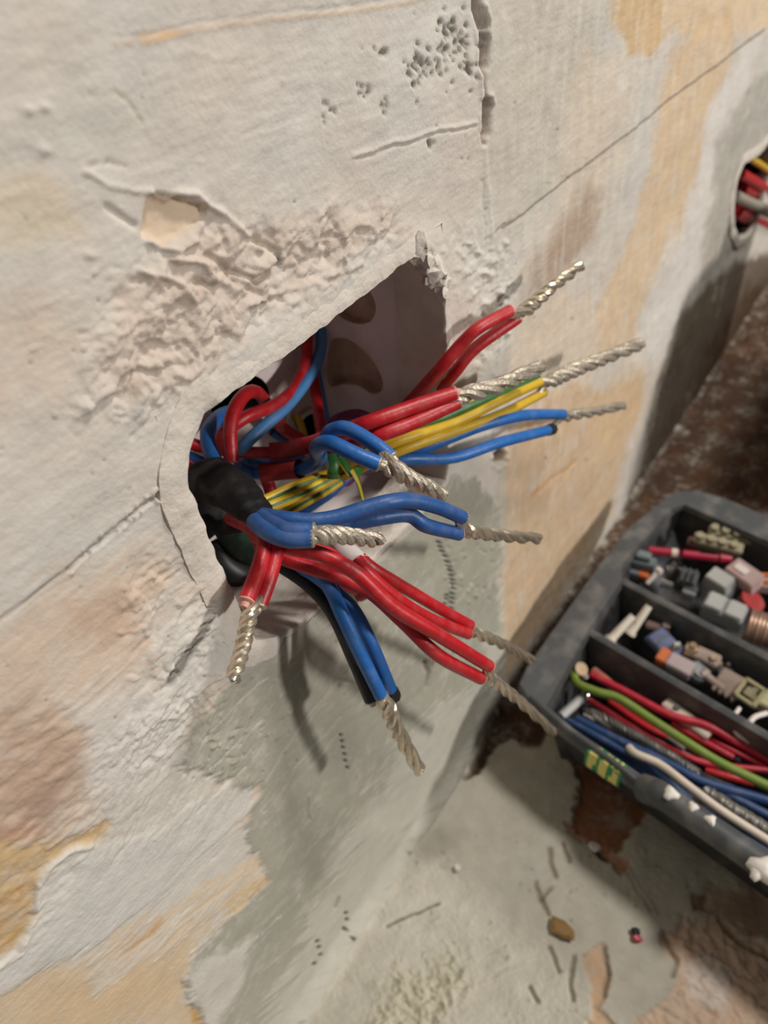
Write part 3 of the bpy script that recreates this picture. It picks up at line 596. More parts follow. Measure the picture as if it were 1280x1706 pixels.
# ------------------------------------------------------------------ the wires of the near box
YG = [MT['yellow'], MT['green']]; YS = [0, 0, 0, 0, 1, 1, 0, 0, 0, 0, 0, 1]
WCAP = {}
def pair(name, label, wires, tpath, ns=3, rs=0.0085, off=0.0095, turns=4.5, tin='tin', blob=0.15, colours=None, r=R0, stripe=None, group='wire tails twisted to bare tinned ends', ends='copper'):
    """a wire tail: insulated wires whose stripped ends are wound together"""
    P0 = at(*wires[0][0]); t = thing(name, P0, label, 'wire', group); e = []
    for k, wp in enumerate(wires):
        mb = MB(); P = spline([at(*p) for p in wp], 9); st = stripe and ([1, 1, 1, 0, 0, 0, 0, 0, 0, 0, 0, 1] if k == 0 else [0, 0, 0, 1, 1, 1, 0, 0, 0, 0, 0, 0]); tube(mb, P, r, 12 if stripe else 14, stripe=st)
        c = colours[k] if colours else 'red'
        iw = mb.build('insulated_wire', YG if c == 'yg' else MT[c], t)
        d = P[-1] - P[-2]; d /= np.linalg.norm(d); e.append(P[-1] - d * 0.004)
        m2 = MB(); tube(m2, [P[-1] - d * 0.0004, P[-1] + d * 0.0003, P[-1] + d * 0.0006], [r * .98, r * 1.0, r * .8], 14); tube(m2, [P[-1] + d * .0005, P[-1] + d * .0018], [r * .62, r * .45], 10)
        if ends == 'void' and k == 1: tube(m2, [P[-1] - d * .0012, P[-1] + d * .0008, P[-1] + d * .0022], [r * 1.12, r * 1.2, r * 1.1], 8)
        m2.build('cut_end', MT['void' if ends == 'void' and k % 2 else ('palecut' if c == 'red' and k == 0 else 'tindull')], iw)
    tp = [at(*p) for p in tpath]; full = rs + off; rs = full / (2.10 if ns == 3 else 2.3); off = full - rs
    mb, pe, te = twisted(tp, ns, rs * H, off * H, turns, e, blob=blob); 
    tw_ = mb.build('twisted_end', MT[tin], t); tw_['label'] = 'bare tinned strands'
    m3 = MB(); 
    mb2 = MB(); P, T, U, V = frames(spline(tp, 10)); tube(mb2, [pe - te * .0006, pe + te * .0004, pe + te * .0008], [off * H * 1.25, off * H * 1.2, off * H * .6], 9); mb2.build('cut_tip', MT['tincut'], tw_)
    return t

pair('red_wire_tail', 'red wire pair rising highest, its twisted tip topmost of all', [
    [(600, 720, -.38), (660, 690, -.16), (722, 627, .0), (770, 572, .06), (800, 545, .09), (850, 518, .12)],
    [(620, 728, -.36), (690, 685, -.14), (748, 632, .01), (790, 582, .06), (862, 530, .12)]],
    [(862, 525, .12), (890, 505, .14), (925, 474, .16), (966, 443, .18)], 3, .0112, .0105, 2.5, 'tin', .35)
pair('red_wire_tail', 'dusty red wire pair with a grey twisted end lying along the yellow wires', [
    [(505, 742, -.22), (560, 724, -.1), (610, 705, .0), (690, 677, .07), (757, 655, .13)],
    [(520, 752, -.18), (580, 740, -.08), (625, 727, .02), (690, 703, .08), (762, 670, .135)]],
    [(760, 662, .135), (800, 652, .16), (850, 634, .18), (900, 612, .2)], 3, .0135, .0125, 1.7, 'tindull', .15, r=R0 * 1.1)
pair('yellow_green_wire_tail', 'three yellow and green striped wires joined in one long twisted end', [
    [(560, 775, -.2), (640, 730, -.03), (735, 696, .04), (800, 668, .09), (897, 631, .15)],
    [(560, 785, -.2), (643, 742, -.01), (756, 705, .07), (830, 669, .12), (900, 636, .16)],
    [(570, 795, -.18), (655, 755, .0), (776, 712, .09), (840, 688, .13), (906, 654, .165)]],
    [(906, 640, .165), (940, 624, .19), (1000, 600, .23), (1066, 573, .28)], 4, .0135, .0155, 2.8, 'tindull', .05, colours=['yg'] * 3, r=R0 * .84, stripe=YS)
pair('blue_wire_tail', 'upper right blue wire pair with a hollow black cut end', [
    [(620, 772, -.1), (701, 748, .02), (803, 709, .11), (873, 692, .16), (938, 690, .19)],
    [(610, 778, -.1), (666, 766, .0), (756, 762, .08), (834, 737, .14), (916, 716, .19)]],
    [(938, 696, .19), (965, 690, .205), (1000, 684, .22), (1038, 676, .24)], 3, .0118, .0105, 1.8, 'tindull', .1, colours=['blue', 'blue'], ends='void')
pair('blue_wire_tail', 'pale blue wire pair curling out in a loop, pale twisted end pointing down right', [
    [(560, 790, -.28), (540, 752, -.16), (545, 726, -.07), (562, 714, -.03), (585, 717, .01), (624, 740, .08), (652, 762, .13)],
    [(425, 788, -.34), (470, 784, -.28), (508, 780, -.2), (533, 764, -.12), (528, 745, -.04), (549, 738, .02), (592, 757, .09), (630, 773, .14)]],
    [(640, 772, .14), (670, 790, .165), (700, 806, .19), (738, 827, .22)], 3, .0125, .0115, 1.8, 'tindull', .2, colours=['blue', 'blue'], r=R0 * 1.05)
pair('blue_wire_tail', 'long wavy blue wire pair leaving the black tape', [
    [(436, 858, .02), (470, 864, .08), (515, 868, .13), (561, 862, .17), (611, 846, .21), (649, 836, .24), (684, 834, .26), (731, 845, .29), (770, 862, .31)],
    [(440, 862, .02), (480, 874, .08), (530, 878, .13), (580, 873, .17), (624, 864, .21), (680, 858, .25), (711, 876, .28), (764, 889, .305)]],
    [(766, 880, .305), (790, 887, .315), (840, 893, .335), (896, 897, .36)], 3, .0108, .0104, 2.6, 'tin', .1, colours=['deepblue', 'deepblue'], r=R0 * 1.0)
pair('blue_wire_tail', 'short blue wire pair from the tape, bright cut tip facing right', [
    [(436, 862, .05), (455, 874, .10), (480, 884, .15), (521, 884, .19)],
    [(424, 868, .05), (446, 886, .11), (480, 898, .16), (520, 898, .2)]],
    [(520, 891, .2), (550, 892, .215), (590, 894, .23), (632, 899, .25)], 3, .0110, .0105, 2.4, 'tindull', .15, colours=['deepblue', 'deepblue'], r=R0 * 1.02)
pair('red_wire_tail', 'red wire pair hanging at the left over the rim', [
    [(385, 862, -.15), (425, 882, -.02), (440, 905, .03), (432, 945, .06), (411, 1000, .09)],
    [(420, 868, -.1), (452, 890, .0), (460, 910, .05), (450, 957, .08), (432, 1008, .1)]],
    [(421, 1006, .1), (413, 1040, .115), (403, 1085, .135), (387, 1131, .155)], 3, .0100, .0092, 2.8, 'tin', .1, r=R0 * 1.02)
pair('red_wire_tail', 'slim red wire pair ending in the upper of two tips by the tray', [
    [(600, 930, .14), (622, 948, .17), (655, 968, .2), (692, 990, .23), (740, 1018, .27), (784, 1042, .31)],
    [(594, 932, .14), (614, 956, .18), (660, 996, .23), (715, 1030, .27), (780, 1056, .32)]],
    [(782, 1050, .31), (810, 1062, .33), (848, 1078, .35), (886, 1100, .37)], 3, .0100, .0098, 2.3, 'tin', .1, r=R0 * .92)
pair('red_wire_tail', 'thick red wire pair reaching furthest down right, tip in front of the tray', [
    [(425, 892, -.05), (468, 908, .05), (536, 924, .14), (594, 955, .21), (653, 1010, .28), (731, 1058, .36), (815, 1110, .43)],
    [(430, 905, -.06), (478, 932, .03), (555, 958, .13), (614, 984, .2), (672, 1036, .28), (731, 1092, .36), (801, 1130, .42)]],
    [(808, 1121, .425), (830, 1140, .44), (870, 1172, .46), (922, 1219, .49)], 3, .0102, .0098, 2.8, 'tin', .05, r=R0 * .98)
pair('blue_black_wire_tail', 'two blue wires and a black one hanging down, twisted tip lowest of all', [
    [(450, 915, -.05), (485, 926, .02), (524, 948, .08), (551, 982, .13), (572, 1028, .17), (602, 1092, .22), (634, 1158, .26)],
    [(470, 930, -.04), (520, 955, .06), (566, 992, .13), (594, 1024, .17), (622, 1080, .22), (653, 1154, .26)],
    [(440, 925, -.08), (468, 942, -.02), (516, 976, .05), (555, 1022, .11), (587, 1092, .17), (618, 1166, .23)]],
    [(640, 1160, .26), (650, 1190, .275), (670, 1230, .29), (698, 1283, .31)], 3, .0125, .0118, 2.2, 'tin', .1, colours=['blue', 'blue', 'blackwire'], r=R0 * .98, ends='void')
solo('red_wire', MT['red'], [(505, 905, .02), (545, 922, .06), (585, 945, .1), (625, 975, .12), (600, 992, .06)], R0, 'red wire tucked between the thick pair and the white sleeve')
solo('red_wire', MT['red'], [(470, 930, -.05), (540, 966, .02), (600, 984, .06), (655, 1000, .12)], R0 * .9, 'red wire lying lowest behind the thick red pair')

# loops deep in the box
def S1(lab, col, pts, r=R0, name=None, **k): return solo(name or {'red': 'red_wire', 'blue': 'blue_wire', 'paleblue': 'blue_wire', 'deepblue': 'blue_wire', 'purple': 'purple_wire'}[col], MT[col], pts, r, lab, **k)
S1('red wire sweeping down from the top edge across the box', 'red', [(512, 540, -.5), (512, 566, -.47), (510, 602, -.44), (492, 645, -.40), (455, 676, -.36), (410, 695, -.35), (375, 722, -.37), (367, 750, -.40)])
S1('red wire bent in a tight upright loop above the tape', 'red', [(470, 712, -.46), (446, 676, -.44), (430, 655, -.40), (411, 655, -.34), (391, 682, -.30), (383, 722, -.27), (386, 770, -.24)], R0 * 1.05)
S1('pale blue wire sweeping down from the top edge beside the red one', 'paleblue', [(528, 528, -.5), (534, 552, -.47), (535, 580, -.44), (521, 618, -.41), (483, 671, -.37), (436, 714, -.35), (405, 744, -.36), (395, 762, -.4)])
S1('blue wire curved down the left of the box into the tape', 'blue', [(400, 684, -.48), (372, 690, -.42), (350, 712, -.36), (347, 738, -.32), (362, 778, -.26), (380, 800, -.22)], R0 * 1.1)
S1('short upright red wire behind the blue loop', 'red', [(519, 618, -.5), (526, 650, -.44), (531, 690, -.38), (536, 722, -.33)])
S1('thin blue wire just right of the upright red wire', 'paleblue', [(524, 606, -.52), (532, 640, -.47), (538, 672, -.43), (545, 712, -.38)], R0 * .8)
S1('red wire running level from the left wall of the box into a dull sleeve', 'red', [(300, 733, -.48), (340, 745, -.44), (392, 752, -.38), (440, 754, -.33), (480, 750, -.28)], R0 * .95)
S1('dark red sleeve over the level red wire', 'darkred', [(450, 752, -.31), (480, 749, -.27), (516, 741, -.2)], .026 * H, name='sleeve', cat='sleeve')
S1('short dull red sleeve with a blue wire looping out of its open end', 'darkred', [(434, 788, -.328), (470, 784, -.278), (500, 781, -.215)], .029 * H, name='sleeve', cat='sleeve', cap=False)
S1('red wire entering from the left edge of the box beside the tape', 'red', [(296, 766, -.36), (318, 783, -.3), (350, 800, -.24)], R0 * 1.15)
S1('blue wire entering from the left edge, below the red one', 'paleblue', [(296, 790, -.34), (318, 803, -.28), (345, 812, -.22)], R0 * 1.1)
S1('dull blue wire between the red wires at the left of the box', 'deepblue', [(300, 758, -.48), (330, 770, -.44), (365, 784, -.4)], R0 * 1.1)
S1('dark red wire slanting behind the pale blue sweep', 'red', [(455, 700, -.5), (478, 718, -.46), (505, 734, -.42)], R0 * 1.1)
S1('dark blue wire slanting in the back of the box', 'deepblue', [(455, 718, -.51), (480, 736, -.48), (500, 748, -.45)], R0)
S1('dark blue wire in the shade between the two sleeves', 'deepblue', [(408, 772, -.42), (440, 772, -.4), (470, 764, -.38), (500, 760, -.38)], R0 * 1.1)
S1('blue wire feeding the short dull red sleeve', 'deepblue', [(395, 778, -.36), (415, 786, -.35), (432, 788, -.345)], R0 * 1.1)
S1('dark red wire hanging under the short sleeve', 'red', [(444, 796, -.38), (450, 815, -.36), (456, 845, -.34)], R0 * 1.1)
S1('deep blue wire under the striped wires', 'deepblue', [(480, 868, -.28), (520, 840, -.22), (552, 818, -.18), (580, 790, -.2)], R0 * 1.05)
S1('purple wire arching behind the blue loop', 'purple', [(545, 720, -.3), (560, 702, -.26), (592, 692, -.22), (616, 700, -.2), (640, 716, -.24)], R0 * 1.1)
S1('purple wire end low behind the striped wires', 'purple', [(560, 806, -.3), (580, 800, -.28), (590, 790, -.3)], R0)
for lab, pts in [('striped earth wire, upper of two leaving the tape', [(425, 842, -.18), (442, 834, -.17), (499, 808, -.14), (549, 789, -.12), (575, 775, -.1)]),
                 ('striped earth wire, lower of two leaving the tape', [(432, 852, -.16), (452, 843, -.14), (499, 824, -.12), (555, 796, -.1), (580, 782, -.08)])]:
    solo('yellow_green_wire', YG, pts, R0 * .85, lab, 'wire', None, stripe=YS)
solo('yellow_green_wire', YG, [(470, 858, -.22), (495, 842, -.2), (535, 820, -.17), (566, 800, -.15)], R0 * .95, 'striped earth wire furthest back under the pair', 'wire', None, stripe=YS)
solo('yellow_green_wire', YG, [(363, 930, -.42), (366, 908, -.4), (378, 892, -.36), (400, 878, -.3)], R0 * .7, 'thin striped wire arching in the dark lower left of the box', stripe=YS)
solo('yellow_green_wire', YG, [(495, 695, -.5), (502, 712, -.46), (507, 732, -.42)], R0 * .8, 'striped wire stub in front of the pale grommet', stripe=YS)
for lab, pts, r in [('striped sleeve curl under the blue loop, left one', [(552, 758, -.1), (556, 775, -.08), (554, 790, -.08), (562, 797, -.1)], R0 * .8),
                    ('striped sleeve curl under the blue loop, right one', [(566, 762, -.1), (578, 780, -.07), (586, 788, -.06), (600, 786, -.08)], R0 * .8)]:
    solo('sleeve', [MT['green'], MT['yellow']], pts, r, lab, 'sleeve', stripe=YS, flat=.5)
solo('sleeve', [MT['green'], MT['yellow']], [(586, 782, -.06), (596, 800, -.04), (602, 820, -.03), (608, 843, -.03)], [R0, R0 * .9, R0 * .7, R0 * .5], 'torn striped sleeve strip hanging below the blue loop', 'sleeve', stripe=[0, 0, 1, 1, 1, 0, 0, 0, 0, 1, 1, 0], flat=.25)
solo('sleeve', MT['darkgreen'], [(350, 870, -.42), (375, 872, -.36), (400, 905, -.34), (418, 930, -.34), (405, 960, -.38)], [.03 * H, .045 * H, .05 * H, .04 * H, .03 * H], 'crumpled dark green sleeve in the shaded bottom of the box', 'sleeve')
solo('red_wire', MT['red'], [(402, 930, -.44), (412, 950, -.4), (430, 960, -.38)], R0, 'red wire stub low in the shaded corner of the box')
mb = MB(); tube(mb, spline([at(556, 900, .02), at(575, 915, .08), at(602, 938, .15)], 8), [R0 * .9, R0 * 1.5, R0 * 1.5], 14, cap=False, flat=.7)
tag(mb.build('sleeve', MT['white']), 'white sleeve end from which the slim red pair emerges', 'sleeve')
solo('black_piece', MT['blackwire'], [(352, 905, -.40), (372, 940, -.36), (400, 958, -.33), (432, 958, -.33)], .045 * H, 'black filler for the shadow and tape in the lower left corner of the box', 'grommet')  # black tube added to stand for shadow and tape in this corner
# black tape wound round the bunch
mb = MB(); P = spline([at(350, 798, -.22), at(372, 808, -.15), at(398, 828, -.08), at(420, 847, -.02), at(441, 864, .03)], 8)
Pn, T, U, Vv = frames(P); seg = 28; v = []; fs = []; n = len(Pn)
for k in range(n):
    t = k / (n - 1); rr = np.interp(t, [0, .03, .45, .8, 1], [.062, .063, .052, .037, .024]) * H
    for j in range(seg):
        a = 2 * math.pi * j / seg; lap = 0.0005 * ((t * 5 + j / seg) % 1.0)
        r2 = rr * (1 + .05 * math.sin(3 * a + 4 * t) + .05 * math.sin(5 * a - 9 * t)) + lap
        v.append(Pn[k] + r2 * (math.cos(a) * U[k] + .8 * math.sin(a) * Vv[k]))
for k in range(n - 1):
    for j in range(seg): fs.append((k * seg + j, k * seg + (j + 1) % seg, (k + 1) * seg + (j + 1) % seg, (k + 1) * seg + j))
fs += [tuple(range(seg)), tuple(range((n - 1) * seg, n * seg))]
mb.add(v, fs); tag(mb.build('insulating_tape', MT['black']), 'black insulating tape wound round a bunch of wires at the left of the box', 'tape')
mb = MB(); tube(mb, spline([at(330, 820, -.3), at(345, 850, -.25), at(385, 868, -.2), at(420, 872, -.1)], 8), [.03 * H, .05 * H, .045 * H, .02 * H], 14, flat=.6)
tag(mb.build('insulating_tape', MT['black']), 'loose black tape end sagging under the wound tape', 'tape')

# ------------------------------------------------------------------ the organiser tray on the floor
UO = np.array([1.80, .20]); UU = np.array([-.16, .987]); UV = np.array([.987, .16])
def TR(u, v, z): q = UO + UU * u + UV * v; return W(q[0], -FZ + z, q[1])
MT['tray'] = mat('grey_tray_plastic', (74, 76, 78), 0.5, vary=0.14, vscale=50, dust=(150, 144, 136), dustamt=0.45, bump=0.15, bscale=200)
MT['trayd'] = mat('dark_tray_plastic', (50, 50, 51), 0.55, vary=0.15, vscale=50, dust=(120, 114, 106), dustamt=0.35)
tray = thing('organiser_tray', TR(1.4, .9, 0), 'dark grey plastic organiser tray with three long compartments on the floor', 'tray')
out_ = [(.24, 0), (.70, -.02), (3.0, -.02), (3.05, .05), (3.05, 1.85), (3.0, 1.9), (.1, 1.89), (-.04, 1.86), (-.13, 1.74), (-.175, 1.35), (-.15, 1.0), (-.05, .18), (-.02, .07), (.06, .03)]
well = [(.14, .05), (.30, .03), (2.85, .03), (2.85, 1.70), (-.03, 1.70), (-.07, 1.62), (-.06, 1.05), (.0, .95), (.05, .54)]
RZ = .50
def off(poly, d):
    p = np.array(poly); c = p.mean(0); r = []
    for k in range(len(p)):
        a, b, e = p[k - 1], p[k], p[(k + 1) % len(p)]; t = (e - a) / np.linalg.norm(e - a); nn = np.array([t[1], -t[0]])
        if nn @ (b - c) < 0: nn = -nn
        r.append(tuple(b + nn * d))
    return r
mb = MB(); v, q = panel([TR(*p, RZ) for p in out_], [[TR(*p, RZ) for p in well]]); mb.add(v, q)
n = len(out_)
lv = [(0, RZ), (.010, RZ - .015), (.010, RZ - .06), (-.02, RZ - .065), (-.30, .05), (-.31, .0)]
vv = [TR(*p, z) for d, z in lv for p in off(out_, d)]
mb.add(vv, [(a * n + j, a * n + (j + 1) % n, (a + 1) * n + (j + 1) % n, (a + 1) * n + j) for a in range(len(lv) - 1) for j in range(n)])
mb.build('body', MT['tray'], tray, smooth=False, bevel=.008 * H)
n = len(well); mb = MB()
lv = [(0, RZ), (-.015, RZ - .03), (.0, RZ - .05), (-.10, .07)]
vv = [TR(*p, z) for d, z in lv for p in off(well, d)]
mb.add(vv, [(a * n + j, a * n + (j + 1) % n, (a + 1) * n + (j + 1) % n, (a + 1) * n + j) for a in range(len(lv) - 1) for j in range(n)] + [tuple(range(3 * n, 4 * n))])
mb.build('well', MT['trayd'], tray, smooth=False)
for v0, ul in [(.555, .02), (.96, -.07)]:
    mb = MB(); prof = [(-.035, .07), (-.028, .44), (-.02, .485), (0, .495), (.02, .485), (.028, .44), (.035, .07)]; P = []
    for u in (ul, 1.3, 2.86): P += [TR(u, v0 + a, z) for a, z in prof]
    m_ = len(prof); mb.add(P, [(k * m_ + j, k * m_ + (j + 1) % m_, (k + 1) * m_ + (j + 1) % m_, (k + 1) * m_ + j) for k in range(2) for j in range(m_)])
    mb.build('divider', MT['tray'], tray)
mb = MB(); tube(mb, spline([TR(.66, -.0, .47), TR(.72, -.005, .505), TR(.80, -.01, .525), TR(1.6, -.01, .525), TR(2.8, -.01, .525), TR(2.88, -.01, .49)], 8), .055 * H, 14, flat=1.1)
mb.build('front_roll', MT['tray'], tray)['label'] = 'rounded raised front edge'
mb = MB(); tube(mb, spline([TR(.06, .04, .505), TR(.24, .012, .51), TR(.5, .0, .51), TR(.66, -.008, .50)], 8), .014 * H, 10); mb.build('rim_bead', MT['tray'], tray)
YT = [mat('tape_yellow', (226, 214, 120), .5, vary=.1), mat('tape_green', (30, 140, 80), .5, vary=.1)]
mb = MB(); nu = 13
for k in range(nu + 1):
    u = .40 + .17 * k / nu; z = [.512, .50, .44, .385]; vq = [.02, -.022, -.030, -.024]
    mb.v += [tuple(map(float, TR(u, vq[j] - .002 * math.sin(k), z[j]))) for j in range(4)]
for k in range(nu):
    for j in range(3): mb.f.append((k * 4 + j, k * 4 + j + 1, k * 4 + j + 5, k * 4 + j + 4)); mb.m.append(1 if (k % 4 in (0,) or (k + j) % 5 == 0) else 0)
mb.build('striped_tape', YT, tray, smooth=False)['label'] = 'yellow and green striped tape'
MT['splash'] = mat('plaster_splash', (225, 218, 208), .7, vary=.05)
for (px, py, rr) in [(1118, 1322, .03), (1155, 1344, .02), (1184, 1366, .022), (1272, 1447, .05), (1262, 1455, .03)]:
    mb = MB(); c = fl(px, py, .585); L = []
    for i in range(7):
        for j in range(10):
            th = math.pi * i / 6; ph = 2 * math.pi * j / 10; r = rr * H * (1 + .25 * math.sin(3 * ph + px))
            L.append(c + np.array([r * math.sin(th) * math.cos(ph), r * math.sin(th) * math.sin(ph), .6 * rr * H * math.cos(th)]))
    mb.add(L, [(i * 10 + j, i * 10 + (j + 1) % 10, (i + 1) * 10 + (j + 1) % 10, (i + 1) * 10 + j) for i in range(6) for j in range(10)]); mb.build('plaster_splash', MT['splash'], tray)

# ---- what lies in the tray
TW = dict(r=.021 * H)
def tw(lab, m_, pts, r=.020, name='wire_offcut', n=8, **k):
    MT_ = MT[m_] if isinstance(m_, str) else m_
    return solo(name, MT_, pts, r * H, lab, 'wire', None, place=fl, n=n, **k)
MT['pinkred'] = mat('pink_red_insulation', (186, 38, 58), .45, **D); MT['lime'] = mat('green_insulation', (116, 136, 52), .5, **D)
MT['navy'] = mat('navy_insulation', (30, 62, 106), .5, **D); MT['offwhite'] = mat('off_white_insulation', (214, 200, 184), .5, **D)
MT['strand'] = mat('grey_strand', (132, 128, 122), .45, .5, vary=.3, vscale=300)
tw('bright pink red wire nearest the first divider in the tray', 'pinkred', [(985, 1124, .36), (1038, 1150, .38), (1114, 1190, .40), (1173, 1207, .40), (1229, 1237, .38), (1285, 1268, .36)], 0.019)
tw('red wire running close under the green one at the tray corner', 'pinkred', [(974, 1162, .36), (1010, 1184, .37), (1049, 1209, .37), (1100, 1240, .37), (1173, 1270, .36), (1285, 1284, .35)], 0.015)
tw('short red wire between the green wire and its red neighbour', 'red', [(1016, 1168, .33), (1077, 1210, .34), (1134, 1237, .34), (1180, 1262, .33)], 0.016)
tw('red wire crossing beneath the green one towards the right', 'pinkred', [(1120, 1205, .34), (1173, 1235, .35), (1222, 1262, .34)], 0.016)
tw('red wire piece at the right under the green one', 'red', [(1176, 1284, .34), (1215, 1294, .35), (1256, 1304, .34)], 0.017)
tw('pale red offcut lying across the corner of the tray', mat('pale_red_insulation', (196, 120, 104), .5, **D), [(990, 1118, .34), (1010, 1134, .36), (1030, 1152, .35)], 0.023)
tw('long green wire lying over the red ones in the tray', 'lime', [(955, 1118, .40), (962, 1138, .43), (996, 1153, .45), (1032, 1164, .46), (1089, 1201, .46), (1145, 1237, .46), (1201, 1271, .45), (1285, 1312, .44)], 0.021)
tw('navy blue wire along the front edge of the tray, uppermost', 'navy', [(945, 1200, .38), (1004, 1232, .40), (1061, 1266, .40), (1111, 1302, .39), (1150, 1330, .36)], 0.017)
tw('navy blue wire beside the uppermost one at the front', 'navy', [(950, 1212, .34), (1004, 1243, .35), (1058, 1276, .35), (1105, 1308, .34)], 0.017)
tw('blue wire behind the white one, nearer the red wires', 'navy', [(962, 1198, .37), (1038, 1237, .40), (1117, 1274, .41), (1173, 1302, .41), (1285, 1335, .40)], 0.021)
tw('blue wire pressed against the white one', 'navy', [(1077, 1252, .38), (1130, 1282, .39), (1190, 1311, .39), (1285, 1361, .38)], 0.020)
tw('dark blue wire in the gap beside the raised front edge', 'navy', [(1175, 1350, .40), (1230, 1387, .42), (1285, 1424, .42)], 0.020)
tw('off white wire running the length of the front row', 'offwhite', [(1048, 1246, .42), (1060, 1256, .44), (1100, 1274, .45), (1145, 1308, .46), (1201, 1350, .46), (1285, 1404, .45)], 0.019)
def strands(lab, pts, ns=4, rs=.0085, offr=.014, turns=7):
    mb, _, _ = twisted([fl(*p) for p in pts], ns, rs * H, offr * H, turns, None)
    tag(mb.build('twisted_cable', MT['strand']), lab, 'cable')
for k, (c_, lab, p0, p1) in enumerate([('navy', 'thin navy wire lowest along the front of the tray', (952, 1206), (1090, 1290)), ('navy', 'navy wire between two blue ones behind the white wire', (985, 1208), (1240, 1340)),
        ('strand', 'thin bare grey wire above the navy bundle', (972, 1186), (1150, 1290)), ('strand', 'bare grey wire beside the twisted cable, nearer the red wires', (1000, 1190), (1220, 1300)), ('strand', 'bare grey wire running under the green one', (1010, 1165), (1140, 1245)),
        ('pinkred', 'slim pink red wire between the green wire and the divider', (1060, 1168), (1280, 1275)), ('red', 'slim red wire just under the green one near the middle', (1050, 1186), (1200, 1266)), ('strand', 'bare grey wire at the right beside the blue ones', (1120, 1262), (1285, 1340)),
        ('offwhite', 'thin pale wire across the blue bundle', (1010, 1222), (1075, 1268)), ('strand', 'bare grey wire below the off white one at the right', (1190, 1338), (1285, 1398)), ('navy', 'thin navy wire at the right under the blue pair', (1150, 1312), (1285, 1376))]):
    q = [(p0[0] + (p1[0] - p0[0]) * t, p0[1] + (p1[1] - p0[1]) * t + 5 * math.sin(3 * t + k), .33 + .02 * math.sin(4 * t + k)) for t in (0, .33, .66, 1)]
    tw(lab, c_, q, .012)
strands('grey twisted cable between the red and blue wires', [(985, 1185, .35), (1055, 1222, .38), (1110, 1254, .39), (1165, 1288, .38)])
strands('grey twisted cable at the right beside the off white wire', [(1175, 1318, .39), (1225, 1350, .41), (1285, 1386, .41)], 5, .011, .02, 6)
strands('thin grey twisted cable in the corner behind the navy wires', [(970, 1176, .33), (1000, 1200, .35), (1040, 1224, .34)], 3, .008, .012, 5)
solo('cable_loop', MT['white'], [(1232, 1180, .40), (1222, 1198, .42), (1228, 1222, .42), (1252, 1238, .40)], .010 * H, 'thin clear cable loop standing at the right of the wires, left one', 'cable', place=fl)
solo('cable_loop', MT['white'], [(1278, 1188, .42), (1256, 1196, .44), (1248, 1214, .44), (1262, 1234, .42), (1290, 1250, .40)], .012 * H, 'thin clear cable loop standing at the right of the wires, right one', 'cable', place=fl)
def basis(yaw, pitch=0, roll=0):
    return Matrix.Rotation(yaw, 3, 'Z') @ Matrix.Rotation(pitch, 3, 'Y') @ Matrix.Rotation(roll, 3, 'X')
YAW = math.atan2(-UU[1], UU[0])                            # along the compartments
def boxmesh(mb, c, R, dims, cen=(0, 0, 0), mi=0, taper=1.0):
    l, w_, h = [d * H / 2 for d in dims]; o = np.array(cen) * H; v = []
    for z, s in ((-h, 1), (h, taper)):
        for x, y in ((-l, -w_), (l, -w_), (l, w_), (-l, w_)): v.append(c + np.array(R @ Vector((x * s + o[0], y * s + o[1], z + o[2]))))
    return mb.add(v, [(0, 1, 2, 3), (4, 5, 6, 7), (0, 1, 5, 4), (1, 2, 6, 5), (2, 3, 7, 6), (3, 0, 4, 7)], mi)
def cyl(mb, c, R, axis, r, l, cen=(0, 0, 0), seg=14, mi=0, r2=None):
    ax = Vector(axis).normalized(); o = Vector(cen); a = o - ax * l / 2; b = o + ax * l / 2
    P = [c + np.array(R @ (p * H)) for p in (a, a.lerp(b, .5), b)]; return tube(mb, P, [r * H, (r + (r2 if r2 is not None else r)) / 2 * H, (r2 if r2 is not None else r) * H], seg, mi)
def piece(name, px, py, z, label, cat, parts, yaw=0, pitch=0, roll=0, group=None):
    """a small fitting in the tray; parts = (name, material, [shape, ...])"""
    c = fl(px, py, z); R = basis(YAW + yaw, pitch, roll); t = thing(name, c, label, cat, group)
    for pn, m_, shapes in parts:
        mb = MB(); bev = .006 * H
        for sh in shapes:
            if sh[0] == 'b': boxmesh(mb, c, R, *sh[1:])
            else: cyl(mb, c, R, *sh[1:]); bev = 0
        mb.build(pn, MT[m_] if isinstance(m_, str) else m_, t, bevel=bev)
    return t
g1 = mat('grey_connector', (148, 150, 150), .5, vary=.06); g2 = mat('light_grey_connector', (166, 166, 162), .5, vary=.06); gb = mat('blue_grey_plastic', (112, 124, 126), .5, vary=.1)
cream = mat('cream_plastic', (150, 142, 116), .55, vary=.1); clr = mat('smoky_pink_cover', (178, 152, 148), .3, vary=.1); org = mat('orange_plastic', (196, 104, 52), .45)
crim = mat('crimson_plastic', (160, 28, 58), .4); chrome = mat('bright_metal', (214, 212, 206), .16, 1.0); steel = mat('grey_steel', (120, 122, 122), .35, .8, vary=.2, vscale=200)
lav = mat('lavender_plastic', (112, 122, 160), .45, vary=.15); brass = mat('brass_metal', (196, 170, 140), .3, .8, vary=.2, vscale=200); taupe = mat('taupe_plastic', (150, 132, 122), .55, vary=.15)
pinkg = mat('pinkish_grey_plastic', (172, 156, 156), .5, vary=.1); plug = mat('ivory_wall_plug', (222, 212, 196), .55, vary=.05); olive = mat('olive_cream_plastic', (172, 164, 126), .5, vary=.1)
